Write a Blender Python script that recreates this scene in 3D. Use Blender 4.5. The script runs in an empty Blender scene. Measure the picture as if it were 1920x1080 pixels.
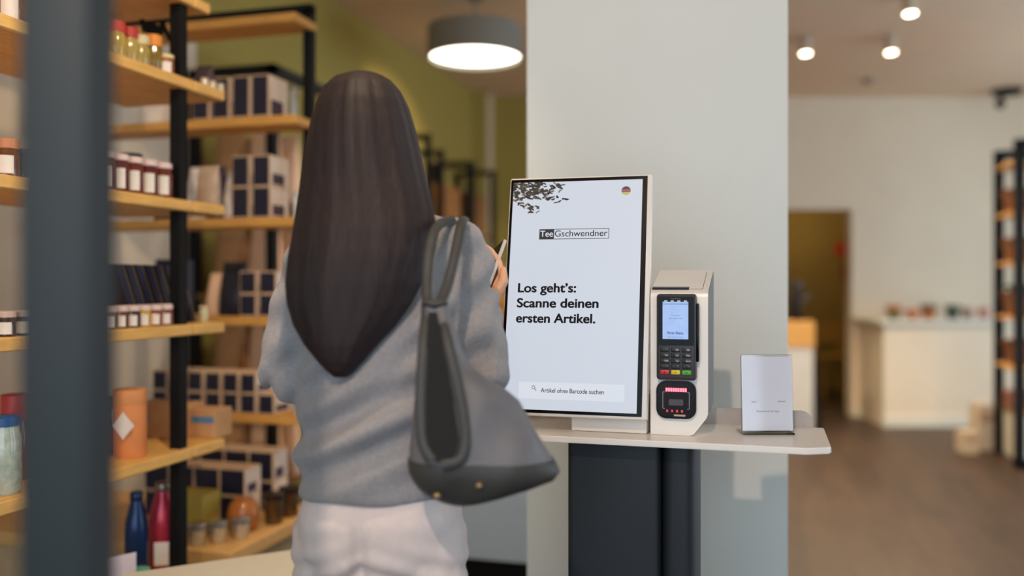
import bpy, bmesh, math, random
from mathutils import Vector, Matrix
random.seed(7)
D = bpy.data
SC = bpy.context.scene
COL = SC.collection

# ------------------------------------------------------------------ camera
FPX = 1680.0                       # focal length in pixels of a 1920 wide frame
TH = math.atan(480 / FPX)          # the shop's depth axis (+Y) lies this far right of the view axis
CT, ST = math.cos(TH), math.sin(TH)
CZ, HOR = 1.30, 530.0              # eye height, horizon row

cam = D.cameras.new('camera')
cam.sensor_width = 36.0
cam.lens = 36.0 * FPX / 1920.0
cam.shift_y = -(540 - HOR) / 1920.0
cam.clip_start = 0.05
cam.dof.use_dof = True
cam.dof.focus_distance = 1.78
cam.dof.aperture_fstop = 1.05
camo = D.objects.new('camera', cam)
COL.objects.link(camo)
camo.location = (0, 0, CZ)
camo.rotation_euler = (math.pi / 2, 0, TH)
SC.camera = camo

# ------------------------------------------------------------------ world, daylight, exposure
W = D.worlds.new('daylight'); SC.world = W
W.use_nodes = True
bg = W.node_tree.nodes['Background']
bg.inputs['Color'].default_value = (0.70, 0.86, 1.0, 1)
bg.inputs['Strength'].default_value = 3.2
SC.view_settings.view_transform = 'Standard'
SC.view_settings.look = 'None'
SC.view_settings.exposure = 0.0
SC.view_settings.gamma = 1.0
SC.view_settings.use_curve_mapping = False
SC.cycles.max_bounces = 8
SC.cycles.diffuse_bounces = 5
SC.cycles.sample_clamp_indirect = 6.0
SC.cycles.caustics_reflective = False
SC.cycles.caustics_refractive = False

def portal(name, loc, rot, sx, sy):
    l = D.lights.new(name, 'AREA'); l.shape = 'RECTANGLE'; l.size = sx; l.size_y = sy
    l.cycles.is_portal = True
    o = D.objects.new(name, l); COL.objects.link(o); o.location = loc; o.rotation_euler = rot
    return o
portal('window_portal', (0.3, -2.62, 1.6), (math.pi / 2, 0, 0), 5.0, 2.6)
portal('window_portal', (3.62, 5.15, 1.55), (math.pi / 2, 0, math.pi / 2), 7.3, 2.5)

def spot(name, loc, target, energy, color, angle=60, blend=0.5, radius=0.03):
    l = D.lights.new(name, 'SPOT'); l.energy = energy; l.color = color
    l.spot_size = math.radians(angle); l.spot_blend = blend; l.shadow_soft_size = radius
    o = D.objects.new(name, l); COL.objects.link(o); o.location = loc
    o.rotation_euler = (Vector(target) - Vector(loc)).to_track_quat('-Z', 'Y').to_euler()
    return o

# ------------------------------------------------------------------ helpers
def cf(u, v, F):
    """point seen at pixel (u, v), F metres along the view axis"""
    l = (u - 960) / FPX
    return Vector(((l * CT - ST) * F, (CT + l * ST) * F, CZ + (HOR - v) / FPX * F))
def lf(lat, F, z=0.0):
    return Vector((lat * CT - ST * F, CT * F + lat * ST, z))
def on_x(u, X):
    """Y of the point of plane x = X in column u"""
    l = (u - 960) / FPX
    return X / (l * CT - ST) * (CT + l * ST)
def on_y(u, Y):
    l = (u - 960) / FPX
    return Y / (CT + l * ST) * (l * CT - ST)

def lin(c):
    r = []
    for x in c:
        x = x / 255.0
        r.append(x / 12.92 if x <= 0.04045 else ((x + 0.055) / 1.055) ** 2.4)
    return r
MATS = {}
def mat(name, rgb, rough=0.5, metal=0.0, var=0.06, vs=30.0, bump=0.0, bs=200.0, stretch=None, emit=0.0, coat=0.0, trans=0.0, spec=0.5, sheen=0.0):
    if name in MATS: return MATS[name]
    m = D.materials.new(name); m.use_nodes = True
    nt = m.node_tree; b = nt.nodes['Principled BSDF']
    c = lin(rgb)
    tc = nt.nodes.new('ShaderNodeTexCoord')
    src = tc.outputs['Object']
    if stretch:
        mp = nt.nodes.new('ShaderNodeMapping'); mp.inputs['Scale'].default_value = stretch
        nt.links.new(src, mp.inputs['Vector']); src = mp.outputs['Vector']
    nz = nt.nodes.new('ShaderNodeTexNoise'); nz.inputs['Scale'].default_value = vs; nz.inputs['Detail'].default_value = 4
    nt.links.new(src, nz.inputs['Vector'])
    rp = nt.nodes.new('ShaderNodeValToRGB')
    rp.color_ramp.elements[0].position = 0.3; rp.color_ramp.elements[1].position = 0.7
    rp.color_ramp.elements[0].color = [max(0, x * (1 - var)) for x in c] + [1]
    rp.color_ramp.elements[1].color = [min(1, x * (1 + var)) for x in c] + [1]
    nt.links.new(nz.outputs['Fac'], rp.inputs['Fac'])
    nt.links.new(rp.outputs['Color'], b.inputs['Base Color'])
    b.inputs['Roughness'].default_value = rough
    b.inputs['Metallic'].default_value = metal
    b.inputs['Specular IOR Level'].default_value = spec
    if coat: b.inputs['Coat Weight'].default_value = coat
    if trans:
        b.inputs['Transmission Weight'].default_value = trans; b.inputs['IOR'].default_value = 1.46
    if sheen:
        b.inputs['Sheen Weight'].default_value = sheen
    if emit:
        nt.links.new(rp.outputs['Color'], b.inputs['Emission Color']); b.inputs['Emission Strength'].default_value = emit
        for l in list(b.inputs['Base Color'].links): nt.links.remove(l)
        b.inputs['Base Color'].default_value = (0.02, 0.02, 0.02, 1)
    if bump:
        n2 = nt.nodes.new('ShaderNodeTexNoise'); n2.inputs['Scale'].default_value = bs; n2.inputs['Detail'].default_value = 3
        nt.links.new(src, n2.inputs['Vector'])
        bp = nt.nodes.new('ShaderNodeBump'); bp.inputs['Strength'].default_value = bump; bp.inputs['Distance'].default_value = 0.01
        nt.links.new(n2.outputs['Fac'], bp.inputs['Height']); nt.links.new(bp.outputs['Normal'], b.inputs['Normal'])
    MATS[name] = m
    return m

class MB:
    def __init__(s): s.v = []; s.f = []
    def add(s, v, f):
        n = len(s.v); s.v += [tuple(p) for p in v]; s.f += [[i + n for i in q] for q in f]; return s
    def box(s, x0, x1, y0, y1, z0, z1):
        v = [(x0, y0, z0), (x1, y0, z0), (x1, y1, z0), (x0, y1, z0), (x0, y0, z1), (x1, y0, z1), (x1, y1, z1), (x0, y1, z1)]
        return s.add(v, [(0, 3, 2, 1), (4, 5, 6, 7), (0, 1, 5, 4), (1, 2, 6, 5), (2, 3, 7, 6), (3, 0, 4, 7)])
    def rbox(s, x0, x1, y0, y1, z0, z1, r, seg=2, axes='xyz'):
        bm = bmesh.new(); bmesh.ops.create_cube(bm, size=1)
        for v in bm.verts:
            v.co = ((x0 + x1) / 2 + v.co.x * (x1 - x0), (y0 + y1) / 2 + v.co.y * (y1 - y0), (z0 + z1) / 2 + v.co.z * (z1 - z0))
        ed = []
        for e in bm.edges:
            d = e.verts[1].co - e.verts[0].co
            a = 'x' if abs(d.x) > 1e-6 else ('y' if abs(d.y) > 1e-6 else 'z')
            if a in axes: ed.append(e)
        bmesh.ops.bevel(bm, geom=ed, offset=r, segments=seg, affect='EDGES', profile=0.5)
        return s.bm(bm)
    def bm(s, bm):
        bm.verts.ensure_lookup_table(); bm.verts.index_update()
        s.add([v.co[:] for v in bm.verts], [[v.index for v in f.verts] for f in bm.faces]); bm.free(); return s
    def prism(s, poly, a0, a1, axis='z'):
        n = len(poly)
        def P(p, a):
            return (p[0], p[1], a) if axis == 'z' else ((p[0], a, p[1]) if axis == 'y' else (a, p[0], p[1]))
        v = [P(p, a0) for p in poly] + [P(p, a1) for p in poly]
        f = [list(range(n))[::-1], list(range(n, 2 * n))] + [(i, (i + 1) % n, n + (i + 1) % n, n + i) for i in range(n)]
        return s.add(v, f)
    def lathe(s, prof, n=20, c=(0, 0)):
        v = []; f = []
        for r, z in prof:
            for k in range(n):
                a = 2 * math.pi * k / n; v.append((c[0] + r * math.cos(a), c[1] + r * math.sin(a), z))
        for i in range(len(prof) - 1):
            for k in range(n):
                k2 = (k + 1) % n; f.append((i * n + k, i * n + k2, (i + 1) * n + k2, (i + 1) * n + k))
        f.append(list(range(n))[::-1]); f.append([(len(prof) - 1) * n + k for k in range(n)])
        return s.add(v, f)
    def loft(s, rings, cap=True):
        n = len(rings[0]); v = [p for r in rings for p in r]; f = []
        for i in range(len(rings) - 1):
            for k in range(n):
                k2 = (k + 1) % n; f.append((i * n + k, i * n + k2, (i + 1) * n + k2, (i + 1) * n + k))
        if cap: f.append(list(range(n))[::-1]); f.append([(len(rings) - 1) * n + k for k in range(n)])
        return s.add(v, f)
    def tube(s, pts, r, n=8, flat=None, up=(0, 0, 1)):
        """tube along pts; r number or list; flat = (width, thickness) for a band"""
        pts = [Vector(p) for p in pts]; rings = []
        for i, p in enumerate(pts):
            t = (pts[min(i + 1, len(pts) - 1)] - pts[max(i - 1, 0)]).normalized()
            u = Vector(up)
            if abs(t.dot(u)) > 0.98: u = Vector((0, 1, 0))
            a = t.cross(u).normalized(); b = a.cross(t).normalized()
            rr = r[i] if isinstance(r, (list, tuple)) else r
            wa, wb = (flat if flat else (rr, rr))
            rings.append([p + a * wa * math.cos(2 * math.pi * k / n) + b * wb * math.sin(2 * math.pi * k / n) for k in range(n)])
        return s.loft(rings)
    def capsule(s, a, b, ra, rb, n=14):
        a, b = Vector(a), Vector(b); t = (b - a); L = t.length; t.normalize()
        u = Vector((0, 0, 1)) if abs(t.z) < 0.95 else Vector((0, 1, 0))
        x = t.cross(u).normalized(); y = x.cross(t).normalized(); rings = []
        def ring(c, r): rings.append([c + x * r * math.cos(2 * math.pi * k / n) + y * r * math.sin(2 * math.pi * k / n) for k in range(n)])
        for k in range(1, 6):
            g = math.pi / 2 * k / 5; ring(a - t * ra * math.cos(g), ra * math.sin(g))
        for k in range(5, 0, -1):
            g = math.pi / 2 * k / 5; ring(b + t * rb * math.cos(g), rb * math.sin(g))
        return s.loft(rings)
    def ball(s, c, rx, ry, rz, n=18, m=12):
        rings = []
        for i in range(1, m):
            g = math.pi * i / m
            rings.append([(c[0] + rx * math.sin(g) * math.cos(2 * math.pi * k / n), c[1] + ry * math.sin(g) * math.sin(2 * math.pi * k / n), c[2] - rz * math.cos(g)) for k in range(n)])
        return s.loft(rings)
    def mesh(s, name, m, smooth=None):
        me = D.meshes.new(name); me.from_pydata(s.v, [], s.f); me.materials.append(m)
        bm = bmesh.new(); bm.from_mesh(me); bmesh.ops.recalc_face_normals(bm, faces=bm.faces[:]); bm.to_mesh(me); bm.free()
        if smooth:
            for p in me.polygons: p.use_smooth = True
            me.set_sharp_from_angle(angle=math.radians(smooth))
        me.update(); return me
    def build(s, name, m, parent=None, smooth=None, loc=None, rz=None):
        return link(name, s.mesh(name, m, smooth), parent, loc, rz)

def link(name, me, parent=None, loc=None, rz=None):
    o = D.objects.new(name, me); COL.objects.link(o)
    if parent: o.parent = parent
    if loc is not None: o.location = loc
    if rz is not None: o.rotation_euler = (0, 0, rz)
    return o
def tag(o, label=None, cat=None, group=None, kind=None):
    if label: o['label'] = label
    if cat: o['category'] = cat
    if group: o['group'] = group
    if kind: o['kind'] = kind
    return o
def thing(name, label, cat, loc=(0, 0, 0), rz=0, group=None):
    o = D.objects.new(name, None); COL.objects.link(o); o.empty_display_size = 0.05
    o.location = loc; o.rotation_euler = (0, 0, rz)
    return tag(o, label, cat, group)
def struct(name, mb, m, label=None, loc=None, rz=None, smooth=None):
    o = mb.build(name, m, None, smooth, loc, rz); o['kind'] = 'structure'
    if label: o['label'] = label
    return o
def text_mesh(s, m, width=None, height=None, bold=0.0, align='LEFT', depth=0.0):
    cu = D.curves.new('lettering', 'FONT'); cu.body = s; cu.size = 1.0; cu.extrude = 0.0
    o = D.objects.new('lettering_source', cu); COL.objects.link(o)
    dg = bpy.context.evaluated_depsgraph_get(); dg.update()
    me = D.meshes.new_from_object(o.evaluated_get(dg))
    D.objects.remove(o); D.curves.remove(cu)
    xs = [v.co.x for v in me.vertices]; ys = [v.co.y for v in me.vertices]
    w = max(xs) - min(xs)
    k = width / w if width else height / 0.70
    ky = (height / 0.70) if height else k
    x0 = min(xs); dx = 0 if align == 'LEFT' else -w / 2
    for v in me.vertices:
        v.co = ((v.co.x - x0 + dx) * k, v.co.y * ky, 0)
    if bold:
        vs = [tuple(v.co) for v in me.vertices]; fs = [list(p.vertices) for p in me.polygons]; nv = len(vs); mb = MB()
        for q in range(8):
            a = math.pi / 4 * q + 0.2; ox, oy = bold * k * math.cos(a), bold * ky * math.sin(a) * 0.8
            mb.add([(x + ox, y + oy, 0) for x, y, _ in vs], fs)
        me2 = D.meshes.new('lettering'); me2.from_pydata(mb.v, [], mb.f); D.meshes.remove(me); me = me2
    me.materials.clear(); me.materials.append(m); me.name = 'lettering'
    return me
ORD = ['first', 'second', 'third', 'fourth', 'fifth', 'sixth', 'seventh', 'eighth', 'ninth']

# ------------------------------------------------------------------ materials
M_pillar = mat('pillar_paint', (224, 230, 228), 0.75, var=0.02, vs=3, bump=0.05, bs=300)
M_white = mat('white_wall_paint', (232, 216, 192), 0.85, var=0.02, vs=4, bump=0.04, bs=250)
M_green = mat('olive_green_wallcovering', (168, 150, 76), 0.9, var=0.05, vs=60, bump=0.15, bs=400)
M_ceil = mat('ceiling_paint', (226, 200, 172), 0.9, var=0.02, vs=3)
M_wood = mat('oak_plank', (228, 178, 102), 0.5, var=0.12, vs=14, stretch=(6, 0.8, 6), bump=0.05, bs=60)
M_woodx = mat('oak_plank_cross', (214, 158, 80), 0.5, var=0.12, vs=14, stretch=(0.8, 6, 6), bump=0.05, bs=60)
M_black = mat('black_powder_coat', (11, 11, 12), 0.6, var=0.1, spec=0.25)
M_slate = mat('slate_blue_metal', (38, 44, 46), 0.6, var=0.05, vs=8)
M_kiosk = mat('kiosk_white_lacquer', (236, 230, 222), 0.28, var=0.01, vs=5)
M_kioskside = mat('kiosk_side_grey', (104, 100, 99), 0.5, var=0.02, vs=5)  # grey for the housing's side, darker than its front
M_column = mat('kiosk_dark_steel', (19, 26, 33), 0.55, var=0.04, vs=8)
M_glossblack = mat('gloss_black', (7, 7, 9), 0.2, var=0.1, spec=0.14)
M_plast = mat('dark_grey_plastic', (56, 54, 57), 0.45, var=0.06, bump=0.05, bs=500)
M_key = mat('key_black', (28, 27, 30), 0.4)
M_cream = mat('cream_laminate', (226, 222, 206), 0.45, var=0.02)
M_kraft = mat('kraft_paper', (196, 150, 104), 0.8, var=0.07, bump=0.08, bs=80)
M_peach = mat('peach_paper', (240, 200, 166), 0.75, var=0.05, bump=0.08, bs=60)
M_navy = mat('navy_print', (20, 22, 48), 0.5, var=0.2)
M_boxtan = mat('pale_tan_card', (214, 182, 150), 0.7, var=0.04)
M_boxwhite = mat('white_pink_card', (236, 220, 208), 0.6, var=0.03)
M_label = mat('paper_label', (232, 224, 216), 0.7, var=0.04)
M_lidpink = mat('pale_pink_lid', (222, 190, 178), 0.4, var=0.05)
M_brownpot = mat('brown_terracotta', (128, 86, 58), 0.7, var=0.12)

# ------------------------------------------------------------------ room shell
XL, XR, YF, ZC = -2.66, 3.60, -2.60, 3.10
FB = 8.68
# floor: brown vinyl planks
fm = D.materials.new('brown_vinyl_planks'); fm.use_nodes = True
nt = fm.node_tree; b = nt.nodes['Principled BSDF']
tc = nt.nodes.new('ShaderNodeTexCoord'); mp = nt.nodes.new('ShaderNodeMapping'); mp.inputs['Rotation'].default_value = (0, 0, math.radians(90))
br = nt.nodes.new('ShaderNodeTexBrick'); br.inputs['Scale'].default_value = 1.0
br.inputs['Brick Width'].default_value = 1.2; br.inputs['Row Height'].default_value = 0.18; br.inputs['Mortar Size'].default_value = 0.002
br.inputs['Color1'].default_value = lin((74, 55, 41)) + [1]; br.inputs['Color2'].default_value = lin((60, 44, 33)) + [1]; br.inputs['Mortar'].default_value = lin((48, 36, 28)) + [1]
nz = nt.nodes.new('ShaderNodeTexNoise'); nz.inputs['Scale'].default_value = 2.5; nz.inputs['Detail'].default_value = 6
mp2 = nt.nodes.new('ShaderNodeMapping'); mp2.inputs['Scale'].default_value = (5, 0.9, 1)
mx = nt.nodes.new('ShaderNodeMixRGB'); mx.blend_type = 'OVERLAY'; mx.inputs['Fac'].default_value = 0.55
nt.links.new(tc.outputs['Object'], mp.inputs['Vector']); nt.links.new(mp.outputs['Vector'], br.inputs['Vector'])
nt.links.new(tc.outputs['Object'], mp2.inputs['Vector']); nt.links.new(mp2.outputs['Vector'], nz.inputs['Vector'])
nt.links.new(br.outputs['Color'], mx.inputs['Color1']); nt.links.new(nz.outputs['Fac'], mx.inputs['Color2']); nt.links.new(mx.outputs['Color'], b.inputs['Base Color'])
b.inputs['Roughness'].default_value = 0.5
struct('floor', MB().box(XL - 0.1, XR + 0.1, YF - 0.1, 13.0, -0.1, 0), fm, 'brown wood-look vinyl plank floor')
struct('ceiling', MB().box(XL - 0.1, XR + 0.1, YF - 0.1, 13.0, ZC, ZC + 0.1), M_ceil, 'plain warm beige ceiling')
YG = 3.75
struct('wall_left', MB().box(XL - 0.1, XL, YG, 9.2, 0, ZC), M_green, 'olive green side wall behind the black racks')
struct('wall_near_left', MB().box(XL - 0.1, XL, YF - 0.1, YG, 0, ZC), M_white, 'pale side wall behind the wooden shelves')
# right side wall with a long window opening
struct('wall_right', MB().box(XR, XR + 0.1, YF - 0.1, 13.0, 0, 0.3).box(XR, XR + 0.1, YF - 0.1, 13.0, 2.8, ZC).box(XR, XR + 0.1, YF - 0.1, 1.5, 0.3, 2.8).box(XR, XR + 0.1, 8.8, 13.0, 0.3, 2.8), M_white)
wf = MB()
for y in (1.5, 3.30, 5.12, 6.94, 8.74): wf.box(XR + 0.02, XR + 0.08, y, y + 0.06, 0.3, 2.8)
wf.box(XR + 0.02, XR + 0.08, 1.5, 8.8, 0.3, 0.36).box(XR + 0.02, XR + 0.08, 1.5, 8.8, 2.74, 2.8)
struct('window_1', wf, M_slate)
struct('wall_front', MB().box(XL, XR, YF - 0.1, YF, 0, 0.3).box(XL, XR, YF - 0.1, YF, 2.9, ZC).box(XL, -2.2, YF - 0.1, YF, 0.3, 2.9).box(2.8, XR, YF - 0.1, YF, 0.3, 2.9), M_white)
wf = MB()
for x in (-2.2, -0.53, 1.13, 2.74): wf.box(x, x + 0.06, YF - 0.08, YF - 0.02, 0.3, 2.9)
wf.box(-2.2, 2.8, YF - 0.08, YF - 0.02, 0.3, 0.36).box(-2.2, 2.8, YF - 0.08, YF - 0.02, 2.84, 2.9)
struct('window_2', wf, M_slate)

# rear wall: stands square to the view (skewed against the shop's axis)
def rot_struct(name, lat0, lat1, f0, f1, z0, z1, m, label=None):
    return struct(name, MB().box(lat0, lat1, f0, f1, z0, z1), m, label, loc=(0, 0, 0), rz=TH)
DL, DR, DH = 2.42, (1597 - 960) / FPX * FB, 2.01
rot_struct('wall_back_green', -0.75, 1.2, FB, FB + 0.15, 0, ZC, M_green, 'olive green rear wall beside the pillar')
rw = MB().box(1.2, DL, FB, FB + 0.15, 0, ZC).box(DL, DR, FB, FB + 0.15, DH, ZC).box(DR, 6.2, FB, FB + 0.15, 0, ZC)
struct('wall_back', rw, M_white, 'white rear wall with a doorway', loc=(0, 0, 0), rz=TH)
rot_struct('wall_pier', -0.42, -0.24, FB - 0.30, FB, 0, ZC, M_green, 'narrow olive green pier in the rear corner')
rot_struct('trim_1', -0.24, -0.185, FB - 0.06, FB, 0, ZC, M_white, 'pale vertical duct beside the green pier')
rot_struct('baseboard_back', DR, 6.0, FB - 0.015, FB, 0, 0.09, M_cream, 'white baseboard along rear wall')
# room behind the doorway
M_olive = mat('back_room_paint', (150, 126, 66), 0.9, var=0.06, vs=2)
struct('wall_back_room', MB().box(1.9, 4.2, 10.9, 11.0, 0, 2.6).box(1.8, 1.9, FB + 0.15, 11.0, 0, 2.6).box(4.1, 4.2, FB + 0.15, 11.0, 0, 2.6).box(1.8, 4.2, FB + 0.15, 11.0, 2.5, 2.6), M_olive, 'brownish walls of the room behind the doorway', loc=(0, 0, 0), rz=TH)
# low boxed-out ledge on the rear wall
lb = MB().box((1657 - 960) / FPX * 8.09, (1905 - 960) / FPX * 8.09, 8.09, FB, 0, 0.93)
led = struct('wall_ledge', lb, M_white, 'boxed-out low white wall section carrying flower pots', loc=(0, 0, 0), rz=TH)
MB().box((1645 - 960) / FPX * 8.09, (1912 - 960) / FPX * 8.09, 8.05, FB, 0.93, 0.965).build('ledge_top', M_cream, led)
MB().box((1655 - 960) / FPX * 8.09, (1905 - 960) / FPX * 8.09, 8.075, 8.09, 0, 0.09).build('baseboard', M_cream, led)

# pillar behind the kiosk
PY0 = 2.45
struct('pillar', MB().box(-0.656, 0.05, PY0, PY0 + 0.6, 0, ZC), M_pillar, 'wide pale grey pillar behind the self-checkout kiosk')
# dark post close to the camera
pp = cf(130, 500, 0.75)
tag(MB().rbox(-0.028, 0.028, -0.028, 0.028, 0, ZC, 0.004).build('support_post', M_slate, None, 30, (pp.x, pp.y, 0), TH),
    'thick dark slate post in the near foreground at left', 'post')

# ------------------------------------------------------------------ kiosk stand
TX0, TX1, TY0, TY1, TZ = -0.632, 0.111, 1.707, 1.957, 1.0
ks = thing('kiosk_stand', 'kiosk pedestal with dark steel column and white rounded-corner table top', 'kiosk', (-0.262, 1.85, 0))
def K(mb, name, m, smooth=None, parent=ks, label=None):
    mb.v = [(x + 0.262, y - 1.85, z) for x, y, z in mb.v]
    o = mb.build(name, m, parent, smooth)
    if label: o['label'] = label
    return o
poly = [(TX0, TY1), (TX0, TY0 + 0.024), (TX0 + 0.006, TY0 + 0.017), (TX0 + 0.032, TY0 + 0.001), (TX0 + 0.038, TY0), (0.066, TY0), (0.074, TY0 + 0.003), (0.106, TY0 + 0.02), (TX1, TY0 + 0.028), (TX1, TY1)]
bm = bmesh.new()
mbt = MB().prism(poly, TZ - 0.012, TZ)
me = mbt.mesh('t', M_kiosk); bm.from_mesh(me)
bmesh.ops.bevel(bm, geom=[e for e in bm.edges if abs(e.verts[0].co.z - e.verts[1].co.z) < 1e-6], offset=0.0015, segments=2, affect='EDGES')
K(MB().bm(bm), 'table_top', M_kiosk, 40)
# upstand with a rounded end
pl = [(TX0 + 0.01, TZ), (0.088, TZ)]
for k in range(7):
    a = math.pi / 2 * k / 6; pl.append((0.088 - 0.022 + 0.022 * math.cos(a), TZ + 0.034 - 0.022 + 0.022 * math.sin(a)))
pl.append((TX0 + 0.01, TZ + 0.034))
K(MB().prism(pl, 1.947, 1.957, 'y'), 'upstand', mat('upstand_greige', (176, 168, 162), 0.45), 40)
K(MB().rbox(-0.388, -0.202, 1.76, 1.94, 0.02, TZ - 0.0125, 0.012, 3, 'z'), 'column', M_column, 40)
K(MB().rbox(-0.200, -0.136, 1.762, 1.94, 0.02, TZ - 0.0125, 0.022, 5, 'z'), 'column_side', M_column, 40)
K(MB().rbox(-0.48, -0.04, 1.66, 2.05, 0, 0.02, 0.006, 2), 'base_plate', M_column, 40)

# ------------------------------------------------------------------ display
WS, HS = 0.288, 0.486
TILT = math.radians(10.8)
dm = thing('touch_display', 'portrait touch display showing a German scan prompt, tilted back on white foot', 'display', (-0.235 - WS / 2, 1.735, TZ))
# local plane axes: u right, w up along the tilted face, n out towards the shopper
def scr(u, w, n=0.0):
    return Vector((u - WS / 2, w * math.sin(TILT) - n * math.cos(TILT), 0.04 + w * math.cos(TILT) + n * math.sin(TILT)))
RS = Matrix.Rotation(math.pi / 2 - TILT, 4, 'X')
def splate(name, m, u0, u1, w0, w1, n0, n1, parent=dm, r=0.0, smooth=None, label=None):
    mb = MB()
    (mb.rbox(u0, u1, w0, w1, n0, n1, r, 2) if r else mb.box(u0, u1, w0, w1, n0, n1))
    mb.v = [scr(*p) for p in mb.v]
    o = mb.build(name, m, parent, smooth)
    if label: o['label'] = label
    return o
def stext(s, u, w, width=None, height=None, m=None, parent=None, bold=0, n=0.0016, align='LEFT'):
    me = text_mesh(s, m, width, height, bold, align)
    for v in me.vertices: v.co = scr(u + v.co.x, w + v.co.y, n)
    return link('lettering', me, parent)
M_screen = mat('lit_screen', (217, 224, 236), 0.4, var=0.015, vs=4, emit=0.86, spec=0.2)
M_bar = mat('lit_search_field', (224, 230, 240), 0.4, var=0.005, emit=0.90, spec=0.2)
M_ink = mat('screen_ink', (60, 63, 68), 0.5, var=0.02, spec=0.1)
M_inkl = mat('screen_ink_thin', (70, 74, 88), 0.5, var=0.02, spec=0.1)
splate('back_housing', M_kiosk, -0.003, WS + 0.010, -0.006, HS + 0.004, -0.024, -0.0015, r=0.004, smooth=40)
splate('bezel', M_glossblack, 0.0, WS, 0.0, HS, -0.0015, 0.0)
SU0, SU1, SW0, SW1 = 0.006, WS - 0.010, 0.006, HS - 0.007
sc_ = splate('screen', M_screen, SU0, SU1, SW0, SW1, 0.0, 0.0008)
def A(a): return SU0 + a * (SU1 - SU0)
def B(bb): return SW1 - bb * (SW1 - SW0)
def px(u, v):
    """pixel read off the photo -> place on the screen face"""
    bb = (v - 340) / 437.0
    l = 961 - 21 * bb; r = 1211 - 12 * bb
    return A((u - l) / (r - l)), B(bb)
u0, w0 = px(1012, 454); u1, w1 = px(1148, 434)
um = px(1041.5, 444)[0]
splate('logo_block', M_ink, u0, um, w0, w1, 0.0008, 0.0013, sc_)
for q in ((um, u1, w1 - 0.0011, w1), (um, u1, w0, w0 + 0.0011), (u1 - 0.0011, u1, w0 + 0.0011, w1 - 0.0011)):
    splate('logo_border', M_ink, *q, 0.0008, 0.0013, sc_)
M_wt = mat('lit_white_letters', (225, 232, 242), 0.4, var=0.01, emit=1.0, spec=0.2)
hh = w1 - w0
stext('Tee', u0 + 0.0022, w0 + hh * 0.26, width=um - u0 - 0.0044, height=hh * 0.60, m=M_wt, parent=sc_, bold=0.006, n=0.0015)
stext('Gschwendner', um + 0.002, w0 + hh * 0.26, width=u1 - um - 0.0050, height=hh * 0.60, m=M_ink, parent=sc_, bold=0.004)
for s, xa, xb, yb in (("Los geht\u2019s:", 971, 1084, 556.5), ('Scanne deinen', 969, 1127, 585.5), ('ersten Artikel.', 967.5, 1121, 614.5)):
    a0, b0 = px(xa, yb); a1, _ = px(xb, yb)
    stext(s, a0, b0, width=a1 - a0, height=0.0186, m=M_ink, parent=sc_, bold=0.034)
a0, b0 = px(972, 757); a1, b1 = px(1177, 726)
splate('search_field', M_bar, a0, a1, b0, b1, 0.0008, 0.0012, sc_, label='pale search field')
a0, b0 = px(1017, 745); a1, _ = px(1138, 745)
stext('Artikel ohne Barcode suchen', a0, b0 + 0.0004, width=a1 - a0, height=0.0088, m=M_inkl, parent=sc_, bold=0.010, n=0.0018)
mg = MB(); cu, cw = px(1002.5, 736)
ring = [(cu + 0.0036 * math.cos(t * math.pi / 12), cw + 0.0036 * math.sin(t * math.pi / 12)) for t in range(24)]
ri = [(cu + 0.0026 * math.cos(t * math.pi / 12), cw + 0.0026 * math.sin(t * math.pi / 12)) for t in range(24)]
mg.v = [scr(p[0], p[1], 0.0018) for p in ring + ri]; mg.f = [(i, (i + 1) % 24, 24 + (i + 1) % 24, 24 + i) for i in range(24)]
mg.add([scr(cu + a, cw + c2, 0.0018) for a, c2 in ((0.0022, -0.003), (0.003, -0.0022), (0.0066, -0.0058), (0.0058, -0.0066))], [(0, 1, 2, 3)])
mg.build('magnifier_icon', M_inkl, sc_)
# round flag
cu, cw = px(1180, 362); R = 0.0094
for nm, rgb, lo, hi in (('flag_band', (58, 52, 56), 0.34, 1.0), ('flag_band', (150, 84, 86), -0.34, 0.34), ('flag_band', (196, 184, 96), -1.0, -0.34)):
    pts = []
    for k in range(13):
        y = lo + (hi - lo) * k / 12; pts.append((math.sqrt(max(0, 1 - y * y)), y))
    pts = pts + [(-x, y) for x, y in pts[::-1]]
    m_ = MB(); m_.v = [scr(cu + x * R, cw + y * R, 0.0014) for x, y in pts]; m_.f = [list(range(len(pts)))]
    m_.build(nm, mat('flag_%d' % rgb[0], rgb, 0.5, var=0.02, emit=0.9), sc_)
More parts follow.
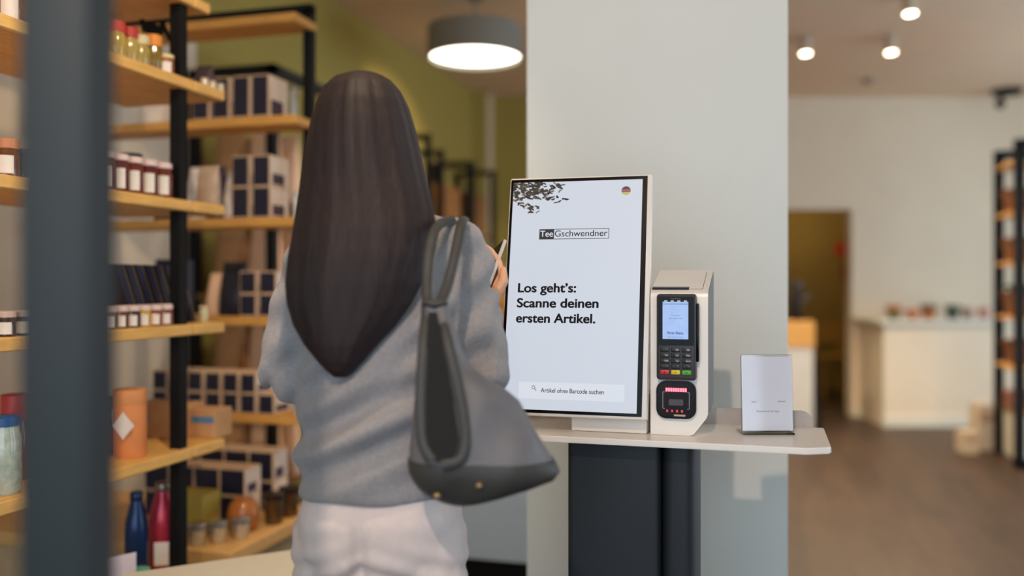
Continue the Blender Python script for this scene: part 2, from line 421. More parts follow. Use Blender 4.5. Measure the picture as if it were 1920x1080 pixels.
# picture of loose tea leaves in the corner of the screen
rl = random.Random(5)
clusters = [(975, 352, 26, 14, 34), (1000, 352, 26, 12, 34), (1028, 352, 26, 10, 26), (985, 366, 24, 9, 22), (1012, 364, 24, 9, 20), (1036, 372, 12, 4, 7), (1060, 377, 10, 3, 3), (966, 372, 8, 8, 6), (982, 385, 14, 5, 8), (1001, 392, 9, 8, 8), (1046, 382, 4, 3, 1), (1050, 352, 12, 8, 6), (970, 345, 14, 8, 14)]
leaves = {0: MB(), 1: MB(), 2: MB()}
cnt = 0
for (cx, cy, sx, sy, n) in clusters:
    for _ in range(n):
        u, v = cx + rl.uniform(-sx, sx), cy + rl.uniform(-sy, sy)
        v = max(v, 342); u = max(u, 963)
        cu, cw = px(u, v); L = rl.uniform(0.006, 0.015); wd = rl.uniform(0.0012, 0.0026); a = rl.uniform(-0.9, 0.9); bend = rl.uniform(-0.9, 0.9)
        lay = 0.0010 + 0.0000025 * cnt; cnt += 1
        top = []; bot = []
        for k in range(6):
            t = k / 5 - 0.5; g = a + bend * t; x = L * t * math.cos(a) - bend * L * t * t * math.sin(a); y = L * t * math.sin(a) + bend * L * t * t * math.cos(a)
            h = wd * math.sqrt(max(0.03, 1 - (2 * t) ** 2)); top.append((x - h * math.sin(g), y + h * math.cos(g))); bot.append((x + h * math.sin(g), y - h * math.cos(g)))
        pts = [(min(max(cu + x, SU0), SU1), min(cw + y, SW1)) for x, y in top + bot[::-1]]
        leaves[rl.choice((0, 0, 1, 1, 2))].add([scr(p[0], p[1], lay) for p in pts], [(i, i + 1, 10 - i, 11 - i) for i in range(5)])
for k, rgb in ((0, (26, 25, 27)), (1, (52, 48, 46)), (2, (112, 102, 88))):
    tag(leaves[k].build('tea_leaf_picture', mat('leaf_%d' % k, rgb, 0.6, var=0.2, vs=400), sc_), kind='stuff')
# foot carrying the display
ft = MB().rbox(-0.004, WS / 2 + 0.0045, 0.042, 0.16, 0.0005, 0.075, 0.003, 2)
ft.build('foot', M_kiosk, dm, 40)
MB().rbox(-0.02, WS / 2 - 0.02, 0.075, 0.15, 0.07, 0.32, 0.004, 2).build('neck', M_kiosk, dm, 40)

# ------------------------------------------------------------------ terminal housing with scanner
HX0, HX1, HY0, HY1 = -0.2235, -0.112, 1.779, 1.946
th = thing('terminal_housing', 'white lacquered housing with grey side right of the display', 'housing', ((HX0 + HX1) / 2, HY0, TZ))
hx = (HX1 - HX0) / 2; hd = HY1 - HY0
front = [(0, 0.0)]
# side profile (y, z): vertical front, sloped top
prof = [(0.0, 0.0005), (0.0, 0.272), (0.003, 0.279), (0.010, 0.2845), (hd, 0.328), (hd, 0.0005)]
bm = bmesh.new()
outl = [(-hx, 0.0005), (hx - 0.036, 0.0005), (hx - 0.028, 0.003), (hx - 0.003, 0.036), (hx, 0.044)]
mbh = MB()
def hz(x, y, z): return (x, y, z)
# loft of front outlines along y, whose top follows the sloped profile
rings = []
for y, zt in ((0.0, 0.271), (0.0035, 0.280), (0.011, 0.2855), (0.06, 0.2985), (hd, 0.327)):
    rings.append([(p[0], y, p[1]) for p in outl] + [(hx, y, zt), (-hx, y, zt)])
mbh.loft(rings)
mbh.build('body', M_kiosk, th, 30)
MB().prism([(0.004, 0.046), (0.004, 0.268), (0.013, 0.283), (hd - 0.002, 0.322), (hd - 0.002, 0.046)], hx, hx + 0.0012, 'x').build('side_panel', M_kioskside, th)
MB().loft([[(hx - 0.003 + 0.0002, y, 0.036), (hx + 0.0012, y, 0.046), (hx + 0.0012, y, 0.0463), (hx - 0.004, y, 0.0365)] for y in (0.006, hd - 0.002)]).build('edge_trim', M_kioskside, th)
# receipt slot and flap seam on the sloped top
def top_z(y): return 0.2855 + (y - 0.011) * (0.327 - 0.2855) / (hd - 0.011)
sl = MB(); y0, y1 = 0.012, 0.022
sl.add([(-hx + 0.002, y0, top_z(y0) + 0.0035), (0.018, y0, top_z(y0) + 0.0035), (0.018, y1, top_z(y1) + 0.0035), (-hx + 0.002, y1, top_z(y1) + 0.0035),
        (-hx + 0.002, y0, top_z(y0) - 0.004), (0.018, y0, top_z(y0) - 0.004), (0.018, y1, top_z(y1) - 0.004), (-hx + 0.002, y1, top_z(y1) - 0.004)],
       [(0, 1, 2, 3), (4, 7, 6, 5), (0, 4, 5, 1), (1, 5, 6, 2), (2, 6, 7, 3), (3, 7, 4, 0)])
sl.build('receipt_slot', M_glossblack, th)
sm = MB()
for (xa, ya, xb, yb) in ((0.020, 0.017, 0.044, 0.017), (0.044, 0.017, 0.044, hd - 0.02)):
    sm.tube([(xa, ya, top_z(ya) + 0.0002), (xb, yb, top_z(yb) + 0.0002)], 0.0006, 6)
sm.build('flap_seam', M_kioskside, th)
# barcode scanner set into the front
def HL(x): return x - (HX0 + HX1) / 2
sx0, sx1, sz0, sz1 = HL(-0.211), HL(-0.134), 0.0345, 0.108
scn = MB().rbox(sx0, sx1, -0.010, 0.001, sz0, sz1, 0.019, 6, 'y').build('scanner', M_glossblack, th, 40)
MB().rbox(sx0 + 0.0045, sx1 - 0.0045, -0.0108, -0.0099, sz0 + 0.0045, sz1 - 0.0045, 0.0155, 6, 'y').build('scanner_window', mat('scanner_glass', (20, 7, 9), 0.18, var=0.1, spec=0.15), scn, 40)
M_led = mat('red_led', (255, 60, 72), 0.4, var=0.02, emit=9.0)
M_led2 = mat('red_led_dim', (200, 40, 50), 0.4, var=0.02, emit=1.2)
for k in range(9):
    MB().rbox(sx0 + 0.0185 + k * 0.0046, sx0 + 0.0185 + k * 0.0046 + 0.0036, -0.0118, -0.0107, sz1 - 0.0205, sz1 - 0.0135, 0.0004, 1).build('red_led', M_led, scn)
for k in range(4):
    MB().rbox(sx0 + 0.0195 + k * 0.0095, sx0 + 0.0235 + k * 0.0095, -0.0116, -0.0107, sz0 + 0.0125, sz0 + 0.0175, 0.0004, 1).build('dim_led', M_led2, scn)
M_line = mat('pale_print', (150, 140, 142), 0.5)
for s in (-1, 1):
    xx = (sx0 + sx1) / 2 + s * 0.0255
    bmk = MB().box(xx - 0.0006, xx + 0.0006, -0.0114, -0.0107, sz0 + 0.020, sz1 - 0.022).box(min(xx, xx - s * 0.004), max(xx, xx - s * 0.004), -0.0114, -0.0107, sz1 - 0.0222, sz1 - 0.021).box(min(xx, xx - s * 0.004), max(xx, xx - s * 0.004), -0.0114, -0.0107, sz0 + 0.019, sz0 + 0.0202)
    bmk.build('aiming_mark', M_line, scn)
MB().box(-0.004 + (sx0 + sx1) / 2, 0.018 + (sx0 + sx1) / 2, -0.0114, -0.0107, sz0 + 0.005, sz0 + 0.0085).build('status_strip', mat('warm_status', (230, 190, 150), 0.4, emit=0.5), scn)
MB().rbox((sx0 + sx1) / 2 - 0.014, (sx0 + sx1) / 2 + 0.014, -0.0113, -0.0107, sz0 + 0.026, sz0 + 0.038, 0.002, 2, 'y').build('scan_lens', mat('scan_lens', (48, 20, 22), 0.15), scn)

# ------------------------------------------------------------------ card terminal
ct = thing('card_terminal', 'dark grey card payment terminal with lit display and number keys on white housing', 'card terminal', (-0.171, 1.779, 1.111))
TW = 0.038; TH_ = 0.167
MB().rbox(-TW, TW, -0.026, 0.0, 0.0, TH_, 0.006, 3).build('body', M_plast, ct, 40)
MB().rbox(-TW + 0.004, TW - 0.004, -0.0275, -0.0255, 0.0675, 0.1625, 0.003, 3, 'y').build('glass_face', M_glossblack, ct, 40)
M_tscr = mat('terminal_lcd', (168, 196, 244), 0.4, var=0.06, vs=60, emit=0.95, spec=0.2)
tsc = MB().box(-0.0255, 0.0235, -0.0284, -0.0274, 0.080, 0.152).build('display', M_tscr, ct)
MB().box(-0.0255, 0.0235, -0.0287, -0.0283, 0.147, 0.1485).build('status_bar', mat('lcd_bar', (100, 150, 215), 0.4, emit=0.6), tsc)
for k in range(4): MB().box(-0.0225 + k * 0.0125, -0.0165 + k * 0.0125, -0.0287, -0.0273, 0.1525, 0.1545).build('status_light', mat('status_white', (235, 235, 235), 0.4, emit=0.7), ct)
def ttext(s, x, z, width, h, m, y=-0.0288, bold=0.0, parent=None, align='CENTER'):
    me = text_mesh(s, m, width, h, bold, align)
    for v in me.vertices: v.co = (x + v.co.x, y, z + v.co.y)
    return link('lettering', me, parent)
M_blue = mat('lcd_blue_ink', (24, 60, 170), 0.5, emit=0.8); M_grey = mat('lcd_grey_ink', (90, 110, 160), 0.5, emit=0.7)
ttext('Terminal', -0.001, 0.1245, 0.016, 0.0024, M_grey, parent=tsc)
ttext('betriebsbereit', -0.001, 0.1190, 0.025, 0.0024, M_grey, parent=tsc)
ttext('First Data.', -0.0005, 0.0895, 0.031, 0.0050, M_blue, bold=0.02, parent=tsc)
ttext('T E L E C A S H', -0.0005, 0.0825, 0.029, 0.0024, M_blue, parent=tsc)
M_pw = mat('pale_lettering', (236, 236, 238), 0.5)
ttext('Verifone', -0.001, 0.1568, 0.020, 0.0032, mat('dim_lettering', (110, 110, 112), 0.5), y=-0.0279, parent=ct)
keys = [['1', '2 ABC', '3 DEF'], ['4 GHI', '5 JKL', '6 MNO'], ['7 PQRS', '8 TUV', '9 WXYZ'], ['*', '0', '#'], ['x', '<', 'o']]
kcol = {'x': mat('key_red', (206, 40, 48), 0.4), '<': mat('key_yellow', (226, 200, 30), 0.4), 'o': mat('key_green', (86, 170, 36), 0.4)}
for r in range(5):
    for c in range(3):
        s = keys[r][c]; x = -0.0215 + c * 0.0208; z = 0.0590 - r * 0.0108
        k = MB().rbox(x - 0.0086, x + 0.0086, -0.0292, -0.0255, z - 0.0042, z + 0.0042, 0.0012, 2).build('key', kcol.get(s, M_key), ct, 40)
        if s in kcol:
            ttext(s.upper(), x, z - 0.0016, None, 0.0034, M_key, y=-0.0294, bold=0.03, parent=k)
            k['label'] = {'x': 'red cancel key', '<': 'yellow correction key', 'o': 'green confirm key'}[s]
        else:
            ttext(s[0], x - (0.003 if len(s) > 1 else 0.0), z - 0.0018, None, 0.0050, M_pw, y=-0.0294, bold=0.03, parent=k)
            if len(s) > 1: ttext(s[2:], x + 0.0036, z - 0.0010, None, 0.0024, M_pw, y=-0.0294, parent=k)
MB().rbox(TW - 0.001, TW + 0.005, -0.021, -0.006, 0.036, 0.149, 0.002, 2).build('card_slot_rail', M_glossblack, ct, 40)

# ------------------------------------------------------------------ acrylic sign holder
sp = (lf(0.0, 1.781) + Vector(((-0.001), 0, 0)))
sgp = cf(1439.5, 813, 1.775)
M_acr = D.materials.new('clear_acrylic'); M_acr.use_nodes = True
nt = M_acr.node_tree; nt.nodes.clear()
out = nt.nodes.new('ShaderNodeOutputMaterial'); mix = nt.nodes.new('ShaderNodeMixShader'); tr_ = nt.nodes.new('ShaderNodeBsdfTransparent'); gl_ = nt.nodes.new('ShaderNodeBsdfGlossy'); fr = nt.nodes.new('ShaderNodeFresnel')
fr.inputs['IOR'].default_value = 1.45; tr_.inputs['Color'].default_value = (0.99, 0.99, 1.0, 1); gl_.inputs['Roughness'].default_value = 0.05
nt.links.new(fr.outputs[0], mix.inputs[0]); nt.links.new(tr_.outputs[0], mix.inputs[1]); nt.links.new(gl_.outputs[0], mix.inputs[2]); nt.links.new(mix.outputs[0], out.inputs[0])
M_paper = mat('white_sign_paper', (240, 241, 248), 0.6, var=0.01, vs=10)
sg = thing('sign_holder', 'clear acrylic stand holding a white app notice, at the right end of table', 'sign', (sgp.x, sgp.y, TZ), TH)
LEAN = math.radians(4)
def slean(mb):
    mb.v = [(x, y * math.cos(LEAN) + z * math.sin(LEAN), 0.002 + z * math.cos(LEAN) - y * math.sin(LEAN)) for x, y, z in mb.v]; return mb
slean(MB().rbox(-0.051, 0.051, -0.0035, -0.0015, 0.003, 0.155, 0.0006, 1)).build('front_sheet', M_acr, sg)
slean(MB().rbox(-0.051, 0.051, 0.0015, 0.0035, 0.003, 0.155, 0.0006, 1)).build('rear_sheet', M_acr, sg)
slean(MB().box(-0.0505, 0.0505, -0.0015, 0.0015, 0.1515, 0.1535)).build('top_strip', M_acr, sg)
MB().rbox(-0.051, 0.051, -0.012, 0.045, 0.0004, 0.0032, 0.001, 1).build('foot_sheet', M_acr, sg)
pap = slean(MB().box(-0.0500, 0.0500, -0.0008, 0.0003, 0.005, 0.1505)).build('notice_sheet', M_paper, sg, None)
M_sign = mat('sign_grey_print', (78, 80, 92), 0.6)
for s, x, z, w, h in (('Apple', -0.0265, 0.0605, 0.0105, 0.0034), ('Android', 0.028, 0.0610, 0.0150, 0.0034), ('Einkaufen mit der App!', 0.001, 0.0415, 0.044, 0.0036)):
    me = text_mesh(s, M_sign, w, h, 0.0, 'CENTER')
    mb = MB(); mb.v = [(x + v.co.x, -0.0010, z + v.co.y) for v in me.vertices]; slean(mb)
    for v, p in zip(me.vertices, mb.v): v.co = p
    link('lettering', me, pap)

# ------------------------------------------------------------------ racks
def rack(name, label, x0, x1, posts_xy, shelves, ztop, post_r, top_bars=(), mwood=None, z0=0.0):
    """posts at (x, y); shelves (xa, xb, ya, yb, z_top, thickness); bars ((x,y,z),(x,y,z))"""
    cx = sum(p[0] for p in posts_xy) / len(posts_xy); cy = sum(p[1] for p in posts_xy) / len(posts_xy)
    t = thing(name, label, 'shelving rack', (cx, cy, 0))
    pm = None
    for (x, y) in posts_xy:
        if pm is None: pm = MB().box(-post_r, post_r, -post_r, post_r, z0, ztop).mesh('post', M_black)
        link('post', pm, t, (x - cx, y - cy, 0))
    for (xa, xb, ya, yb, z, tk) in shelves:
        MB().rbox(xa - cx, xb - cx, ya - cy, yb - cy, z - tk, z, 0.003, 1).build('shelf', mwood or M_wood, t)
    for a, b_ in top_bars:
        (ax, ay, az), (bx, by, bz) = a, b_
        MB().box(min(ax, bx) - post_r - cx, max(ax, bx) + post_r - cx, min(ay, by) - post_r - cy, max(ay, by) + post_r - cy, az - post_r, az + post_r).build('cross_bar', M_black, t)
    return t

R1X = -1.55
L1 = [2.105, 1.868, 1.529, 1.183, 0.838, 0.49]
r1 = rack('wooden_shelf_rack', 'oak shelf rack with black posts nearest on the left, full of jars', R1X - 0.35, R1X,
     [(R1X - 0.033, 2.150), (R1X - 0.335, 2.150), (R1X - 0.033, 0.85), (R1X - 0.335, 0.85)],
     [(R1X - 0.35, R1X, 0.80, 2.172, z, 0.03) for z in L1] + [(R1X - 0.35, R1X, 2.178, 2.324 if i_ else 2.252, z, 0.03) for i_, z in enumerate(L1[:5])],
     2.36, 0.0165, [((R1X - 0.033, 0.85, 2.36), (R1X - 0.033, 2.15, 2.36)), ((R1X - 0.335, 0.85, 2.36), (R1X - 0.335, 2.15, 2.36)), ((R1X - 0.335, 2.15, 2.36), (R1X - 0.033, 2.15, 2.36))])
R2Y = 2.735
L2 = [2.225, 1.875, 1.525, 1.183, 0.845]
r2 = rack('cross_shelf_rack', 'oak shelf rack with black frame facing the viewer, stacked with navy tea boxes', -2.6, R1X,
     [(R1X - 0.018, R2Y + 0.130), (-2.58, R2Y + 0.130)],
     [(-2.62, R1X, R2Y, R2Y + 0.150, z, 0.032) for z in L2], 2.27, 0.0165,
     [((R1X - 0.018, R2Y + 0.130, 2.27), (-2.58, R2Y + 0.130, 2.27))], M_woodx, 0.4885)
pl = thing('display_plinth', 'low oak-topped base platform below the tea boxes', 'platform', (-2.08, 2.66, 0))
MB().box(-0.52, 0.50, -0.29, 0.27, 0, 0.445).build('base', mat('beige_base', (196, 170, 132), 0.7), pl)
MB().rbox(-0.54, 0.53, -0.31, 0.29, 0.445, 0.488, 0.003, 1).build('platform_top', mat('pale_oak', (222, 176, 112), 0.5, var=0.08, vs=14, stretch=(1, 5, 5)), pl)

# cream display stand in the foreground
ds = thing('display_stand', 'cream white display stand standing low in front of the shelves', 'display stand', (-1.194, 2.105, 0))
e1 = Vector((0.70, -0.714)); e2 = Vector((-0.714, -0.70))
def quad(a, b_, ins=0.0):
    p = [e1 * ins + e2 * ins, e1 * (a - ins) + e2 * ins, e1 * (a - ins) + e2 * (b_ - ins), e1 * ins + e2 * (b_ - ins)]
    return [(q.x, q.y) for q in p]
MB().prism(quad(0.40, 0.42, 0.02), 0, 0.565).build('body', M_cream, ds)
MB().prism(quad(0.40, 0.42), 0.565, 0.60).build('top', M_cream, ds)

# ------------------------------------------------------------------ packaged goods
CACHE = {}
def jar(label, x, y, z, r, h, rgb, lidrgb, lab=True, lidh=0.16, cat='jar', name='jam_jar', group=None, neck=0.86):
    t = thing(name, label, cat, (x, y, z + 0.0005), 0, group)
    k = (r, h, rgb, lidrgb, lidh, neck)
    if k not in CACHE:
        hl = h * lidh; hb = h - hl
        mbody = mat('jar_%d_%d_%d' % rgb, rgb, 0.12, var=0.2, vs=60, coat=0.6)
        ml = mat('lid_%d_%d_%d' % lidrgb, lidrgb, 0.4, var=0.06)
        body = MB().lathe([(r * 0.86, 0), (r, h * 0.05), (r, hb * 0.80), (r * neck, hb * 0.93), (r * neck, hb)], 20).mesh('body', mbody, 40)
        lid = MB().lathe([(r * neck + 0.001, hb - 0.001), (r * neck + 0.002, hb), (r * neck + 0.002, h - 0.002), (r * neck - 0.001, h)], 20).mesh('lid', ml, 40)
        lb_ = MB(); n = 9; rr = r + 0.0008
        a0 = -math.radians(55)
        ang = [a0 + math.radians(-38 + 76 * i / (n - 1)) for i in range(n)]
        lb_.v = [(rr * math.cos(a), rr * math.sin(a), hb * 0.12) for a in ang] + [(rr * math.cos(a), rr * math.sin(a), hb * 0.74) for a in ang]
        lb_.v += [((rr - 0.002) * math.cos(a), (rr - 0.002) * math.sin(a), hb * 0.12) for a in ang] + [((rr - 0.002) * math.cos(a), (rr - 0.002) * math.sin(a), hb * 0.74) for a in ang]
        lb_.f = [(i, i + 1, n + i + 1, n + i) for i in range(n - 1)] + [(2 * n + i, 3 * n + i, 3 * n + i + 1, 2 * n + i + 1) for i in range(n - 1)]
        CACHE[k] = (body, lid, lb_.mesh('label', M_label, 60))
    a, b_, c = CACHE[k]
    link('body', a, t); link('lid', b_, t)
    if lab: link('label', c, t)
    return t

def bottle(label, x, y, z, r, h, rgb, caprgb, tagged=False):
    t = thing('drinks_bottle', label, 'bottle', (x, y, z + 0.0005))
    m = mat('bottle_%d_%d_%d' % rgb, rgb, 0.25, metal=0.3, var=0.05)
    MB().lathe([(r * 0.9, 0), (r, 0.006), (r, h * 0.55), (r * 0.93, h * 0.66), (r * 0.68, h * 0.80), (r * 0.52, h * 0.88), (r * 0.5, h * 0.90)], 28).build('body', m, t, 50)
    MB().lathe([(r * 0.54, h * 0.90), (r * 0.56, h * 0.905), (r * 0.56, h * 0.985), (r * 0.48, h)], 24).build('cap', mat('cap_%d' % caprgb[0], caprgb, 0.3, metal=0.7), t, 40)
    if tagged:
        MB().rbox(-0.02, 0.02, -0.002, 0.002, 0.02, 0.085, 0.001, 1).build('hang_tag', M_label, t, None, (r * 0.62, -r * 0.95, 0), math.radians(25))
    return t

def tea_box(label, x, y, z, w, d, h, group, rz=0.0, tan=True):
    """x, y = near right corner region: box centre"""
    t = thing('tea_box', label, 'box', (x, y, z + 0.0005), rz, group)
    k = ('box', round(w, 4), round(d, 4), round(h, 4))
    if k not in CACHE:
        bd = MB().rbox(-w / 2, w / 2, -d / 2, d / 2, 0, h, 0.001, 1).mesh('carton', M_boxtan)
        fr = MB().box(-w / 2 + 0.0035, w / 2 - 0.0035, -d / 2 - 0.0008, -d / 2 + 0.0005, 0.004, h - 0.005).mesh('front_print', M_navy)
        sd = MB().box(w / 2 - 0.0005, w / 2 + 0.0008, -d / 2 + 0.004, d / 2 - 0.004, 0.004, h - 0.004).mesh('side_print', M_boxwhite)
        s2 = MB().box(w / 2 + 0.0006, w / 2 + 0.0014, -d / 2 + 0.015, d / 2 - 0.03, 0.008, h * 0.42).mesh('side_picture', mat('plum_print', (74, 58, 74), 0.6, var=0.3, vs=80))
        CACHE[k] = (bd, fr, sd, s2)
    for n, me in zip(('carton', 'front_print', 'side_print', 'side_picture'), CACHE[k]): link(n, me, t)
    return t

def pouch(label, x, y, z, w, d, h, m, name='paper_pouch', rz=0.0, cat='pouch', group=None, lab=None):
    """standing bag: full at the base, pinched at the top fold"""
    t = thing(name, label, cat, (x, y, z + 0.0005), rz, group)
    k = ('pouch', w, d, h, m.name)
    if k not in CACHE:
        rings = []
        for fz, fw, fd in ((0, 0.94, 0.9), (0.03, 1.0, 1.0), (0.35, 1.0, 0.95), (0.7, 0.98, 0.6), (0.88, 0.97, 0.22), (0.9, 0.97, 0.12), (1.0, 0.96, 0.10)):
            rings.append([(w / 2 * fw * (abs(math.cos(q)) ** 0.5) * (1 if math.cos(q) >= 0 else -1), d / 2 * fd * (abs(math.sin(q)) ** 0.7) * (1 if math.sin(q) >= 0 else -1), h * fz) for q in [2 * math.pi * j / 16 + 0.01 for j in range(16)]])
        CACHE[k] = MB().loft(rings).mesh('bag', m, 50)
    link('bag', CACHE[k], t)
    if lab: MB().box(-w * 0.3, w * 0.3, -d / 2 - 0.001, -d / 2 + 0.004, h * 0.2, h * 0.5).build('label', lab, t)
    return t

# ---- rack 1, second shelf from the top in view (z 1.868): oils and preserves
z = L1[1]
def R1(u, dx): X = R1X - dx; return X, on_x(u, X)
OLIVE = (150, 128, 52)
for i, (u, dx, h, rgb, lid) in enumerate(((218, 0.05, 0.098, (176, 150, 70), (190, 60, 44)), (243, 0.06, 0.100, (170, 150, 84), (176, 52, 48)), (264, 0.05, 0.086, (160, 140, 70), (206, 190, 150)))):
    X, Y = R1(u, dx)
    jar('%s tall jar of olive-yellow preserve from the slate post, %s' % (ORD[i], ('red lid', 'crimson lid', 'cream lid')[i]), X, Y, z, 0.025, h, rgb, lid, lab=False, lidh=0.28, name='preserve_jar', neck=0.8)
for i, (u, dx, h, rgb, lid) in enumerate(((288, 0.06, 0.105, (128, 104, 40), (222, 140, 50)), (311, 0.07, 0.112, (170, 116, 60), (230, 150, 60)), (306, 0.012 + 0.03, 0.058, (150, 88, 60), (226, 206, 150)))):
    X, Y = R1(u, dx)
    if i == 2: X += 0.0; Y -= 0.0
    jar(('amber jar with folded orange paper top, middle of the top jar shelf', 'tall amber jar with orange top standing behind a small jar', 'small brown jar with cream lid at the front edge of top shelf')[i], X - (0.045 if i == 1 else 0), Y + (0.0 if i != 2 else 0.012), z, 0.024 if i < 2 else 0.022, h, rgb, lid, lab=(i == 2), lidh=0.3 if i < 2 else 0.18, name='preserve_jar')
X, Y = R1(326, 0.13)
jar('black tin beside the black post on the top jar shelf', X, Y + 0.02, z, 0.026, 0.12, (24, 24, 28), (18, 18, 20), lab=False, name='tea_tin', cat='tin')
# loose black ribbon ornament lying on top of the jars' back row
orn = thing('wire_ornament', 'black looping wire ornament standing behind the amber jars', 'ornament', (R1X - 0.14, on_x(296, R1X - 0.14), z))
pts = [(-0.0, -0.07 + 0.0011 * k * 1.0, 0.155 + 0.012 * math.sin(k * 0.42)) for k in range(80)] + [(0, 0.02 + 0.0009 * k, 0.165 + 0.0010 * (20 - k)) for k in range(1, 40)]
MB().tube(pts, 0.008, 6).build('wire', M_black, orn, 60)
MB().box(-0.015, 0.015, -0.05, 0.05, 0.0005, 0.008).build('base', M_black, orn)
MB().tube([(0, 0, 0.005), (0, 0, 0.16)], 0.004, 6).build('stem', M_black, orn)

# ---- rack 1, z 1.529: five dark red jam jars
z = L1[2]
for i, u in enumerate((196, 223, 250, 278, 305)):
    X, Y = R1(u, 0.045)
    jar('tall dark red jam jar with white label, %s from the black post in its row' % ('one next to it', 'second', 'third', 'fourth', 'fifth')[4 - i] if i != 4 else 'tall dark red jam jar with white label, right next to the black post', X, Y, z, 0.0265, 0.098, (92, 26, 22) if i % 2 else (104, 36, 20), (224, 198, 196), group='tall jam jars')
X, Y = R1(245, 0.16)
jar('dark tin with black lid behind the tall jam jars', X, Y, z, 0.034, 0.13, (54, 40, 36), (26, 26, 26), lab=False, name='tea_tin', cat='tin')

# ---- rack 1, z 1.183: low jam jars and a row of navy bars leaning behind them
z = L1[3]
cl = [(112, 84, 60), (96, 34, 30), (52, 20, 22), (196, 150, 40), (128, 52, 26), (116, 40, 28)]
nm = ['brown', 'red', 'almost black', 'yellow', 'rust brown', 'dark red']
for i, u in enumerate((203, 225, 247, 268, 289, 309)):
    X, Y = R1(u, 0.04)
    jar('squat %s jam jar with white label in the low row before navy bars' % nm[i], X, Y, z, 0.0225, 0.058, cl[i], (226, 200, 192), lidh=0.24, group='squat jam jars')
for i in range(7):
    X = R1X - 0.13; Y = on_x(196 + 18.5 * i, X)
    t = thing('chocolate_bar', 'navy gold-edged bar leaning behind the squat jars, %s from the slate post' % ORD[i], 'bar', (X, Y + 0.006, z + 0.0005), 0, 'leaning navy bars')
    lean = 0.075
    def P(a, zz): return (a + -lean * zz / 0.165 + 0.05, zz)
    k = 'bar'
    if k not in CACHE:
        CACHE[k] = (MB().prism([P(0, 0), P(0.026, 0), P(0.026, 0.165), P(0, 0.165)], -0.05, 0.05, 'x').mesh('wrapper', M_navy),
                    MB().prism([P(0.0262, 0), P(0.0285, 0), P(0.0285, 0.165), P(0.0262, 0.165)], -0.05, 0.0505, 'x').mesh('gold_edge', mat('gold_edge', (150, 120, 60), 0.4, metal=0.4)))
    link('wrapper', CACHE[k][0], t); link('gold_edge', CACHE[k][1], t)

# ---- rack 1, z 0.838: orange tube with diamond tag, kraft carton
z = L1[4]
X, Y = R1(243, 0.085)
t = thing('tea_canister', 'tall orange paper canister with a white diamond tag', 'canister', (X, Y, z + 0.0005))
M_or = mat('orange_card', (222, 140, 82), 0.6, var=0.06)
MB().lathe([(0.042, 0), (0.043, 0.002), (0.043, 0.165), (0.042, 0.168)], 28).build('body', M_or, t, 40)
MB().lathe([(0.0435, 0.140), (0.0440, 0.141), (0.0440, 0.176), (0.042, 0.178)], 28).build('lid', mat('orange_lid', (226, 150, 92), 0.5), t, 40)
dg_ = MB().prism([(0, -0.036), (0.03, 0), (0, 0.036), (-0.03, 0)], -0.0015, 0.0015, 'y')
dg_.build('diamond_tag', M_label, t, None, (0.018, -0.0475, 0.088), math.radians(16))
X, Y = R1(214, 0.17)
jar('dark red tin half hidden behind the slate post beside orange canister', X, Y, z, 0.04, 0.15, (110, 46, 46), (60, 84, 40), lab=False, name='tea_tin', cat='tin')
X, Y = R1(312, 0.20)
t = thing('kraft_carton', 'plain kraft cardboard carton behind the orange canister', 'carton', (X, Y, z + 0.0005))
MB().rbox(-0.09, 0.09, -0.055, 0.055, 0, 0.10, 0.002, 1).build('carton', M_kraft, t)
MB().box(-0.055, -0.02, -0.0558, -0.0548, 0.05, 0.07).build('blue_print', mat('blue_print', (90, 130, 170), 0.6), t)
# short kraft carton on the plank end past the post
X, Y = R1(392, 0.07)
t = thing('kraft_carton', 'small kraft carton with blue print at the plank end past the black post', 'carton', (X, Y, z + 0.0005))
MB().rbox(-0.05, 0.05, -0.045, 0.045, 0, 0.085, 0.002, 1).build('carton', M_kraft, t)
MB().box(-0.03, 0.048, -0.0458, -0.0448, 0.045, 0.065).build('blue_print', mat('blue_print', (90, 130, 170), 0.6), t)

# ---- rack 1 bottom, z 0.49: flasks, card sign
z = L1[5]
X, Y = R1(256, 0.12)
bottle('navy blue insulated bottle on the bottom shelf', X, Y, z, 0.031, 0.235, (20, 48, 92), (40, 60, 90))
X, Y = R1(305, 0.10)
bottle('raspberry red insulated bottle with hang tag on the bottom shelf', X, Y, z, 0.037, 0.245, (186, 52, 74), (150, 130, 120), True)
X, Y = R1(222, 0.02)
t = thing('price_card', 'pale pink standing price card low beside the slate post', 'card', (X, Y - 0.01, z + 0.0005), math.radians(58))
MB().box(-0.05, 0.05, -0.001, 0.001, 0, 0.125).build('card', mat('pink_card', (222, 206, 212), 0.6), t)
MB().box(-0.05, 0.05, -0.03, 0.03, 0, 0.002).build('foot', mat('pink_card', (222, 206, 212), 0.6), t)
X, Y = R1(262, 0.035)
jar('small teal tin in front of the navy bottle', X, Y, z, 0.028, 0.06, (60, 140, 120), (110, 190, 170), lab=False, name='tea_tin', cat='tin')

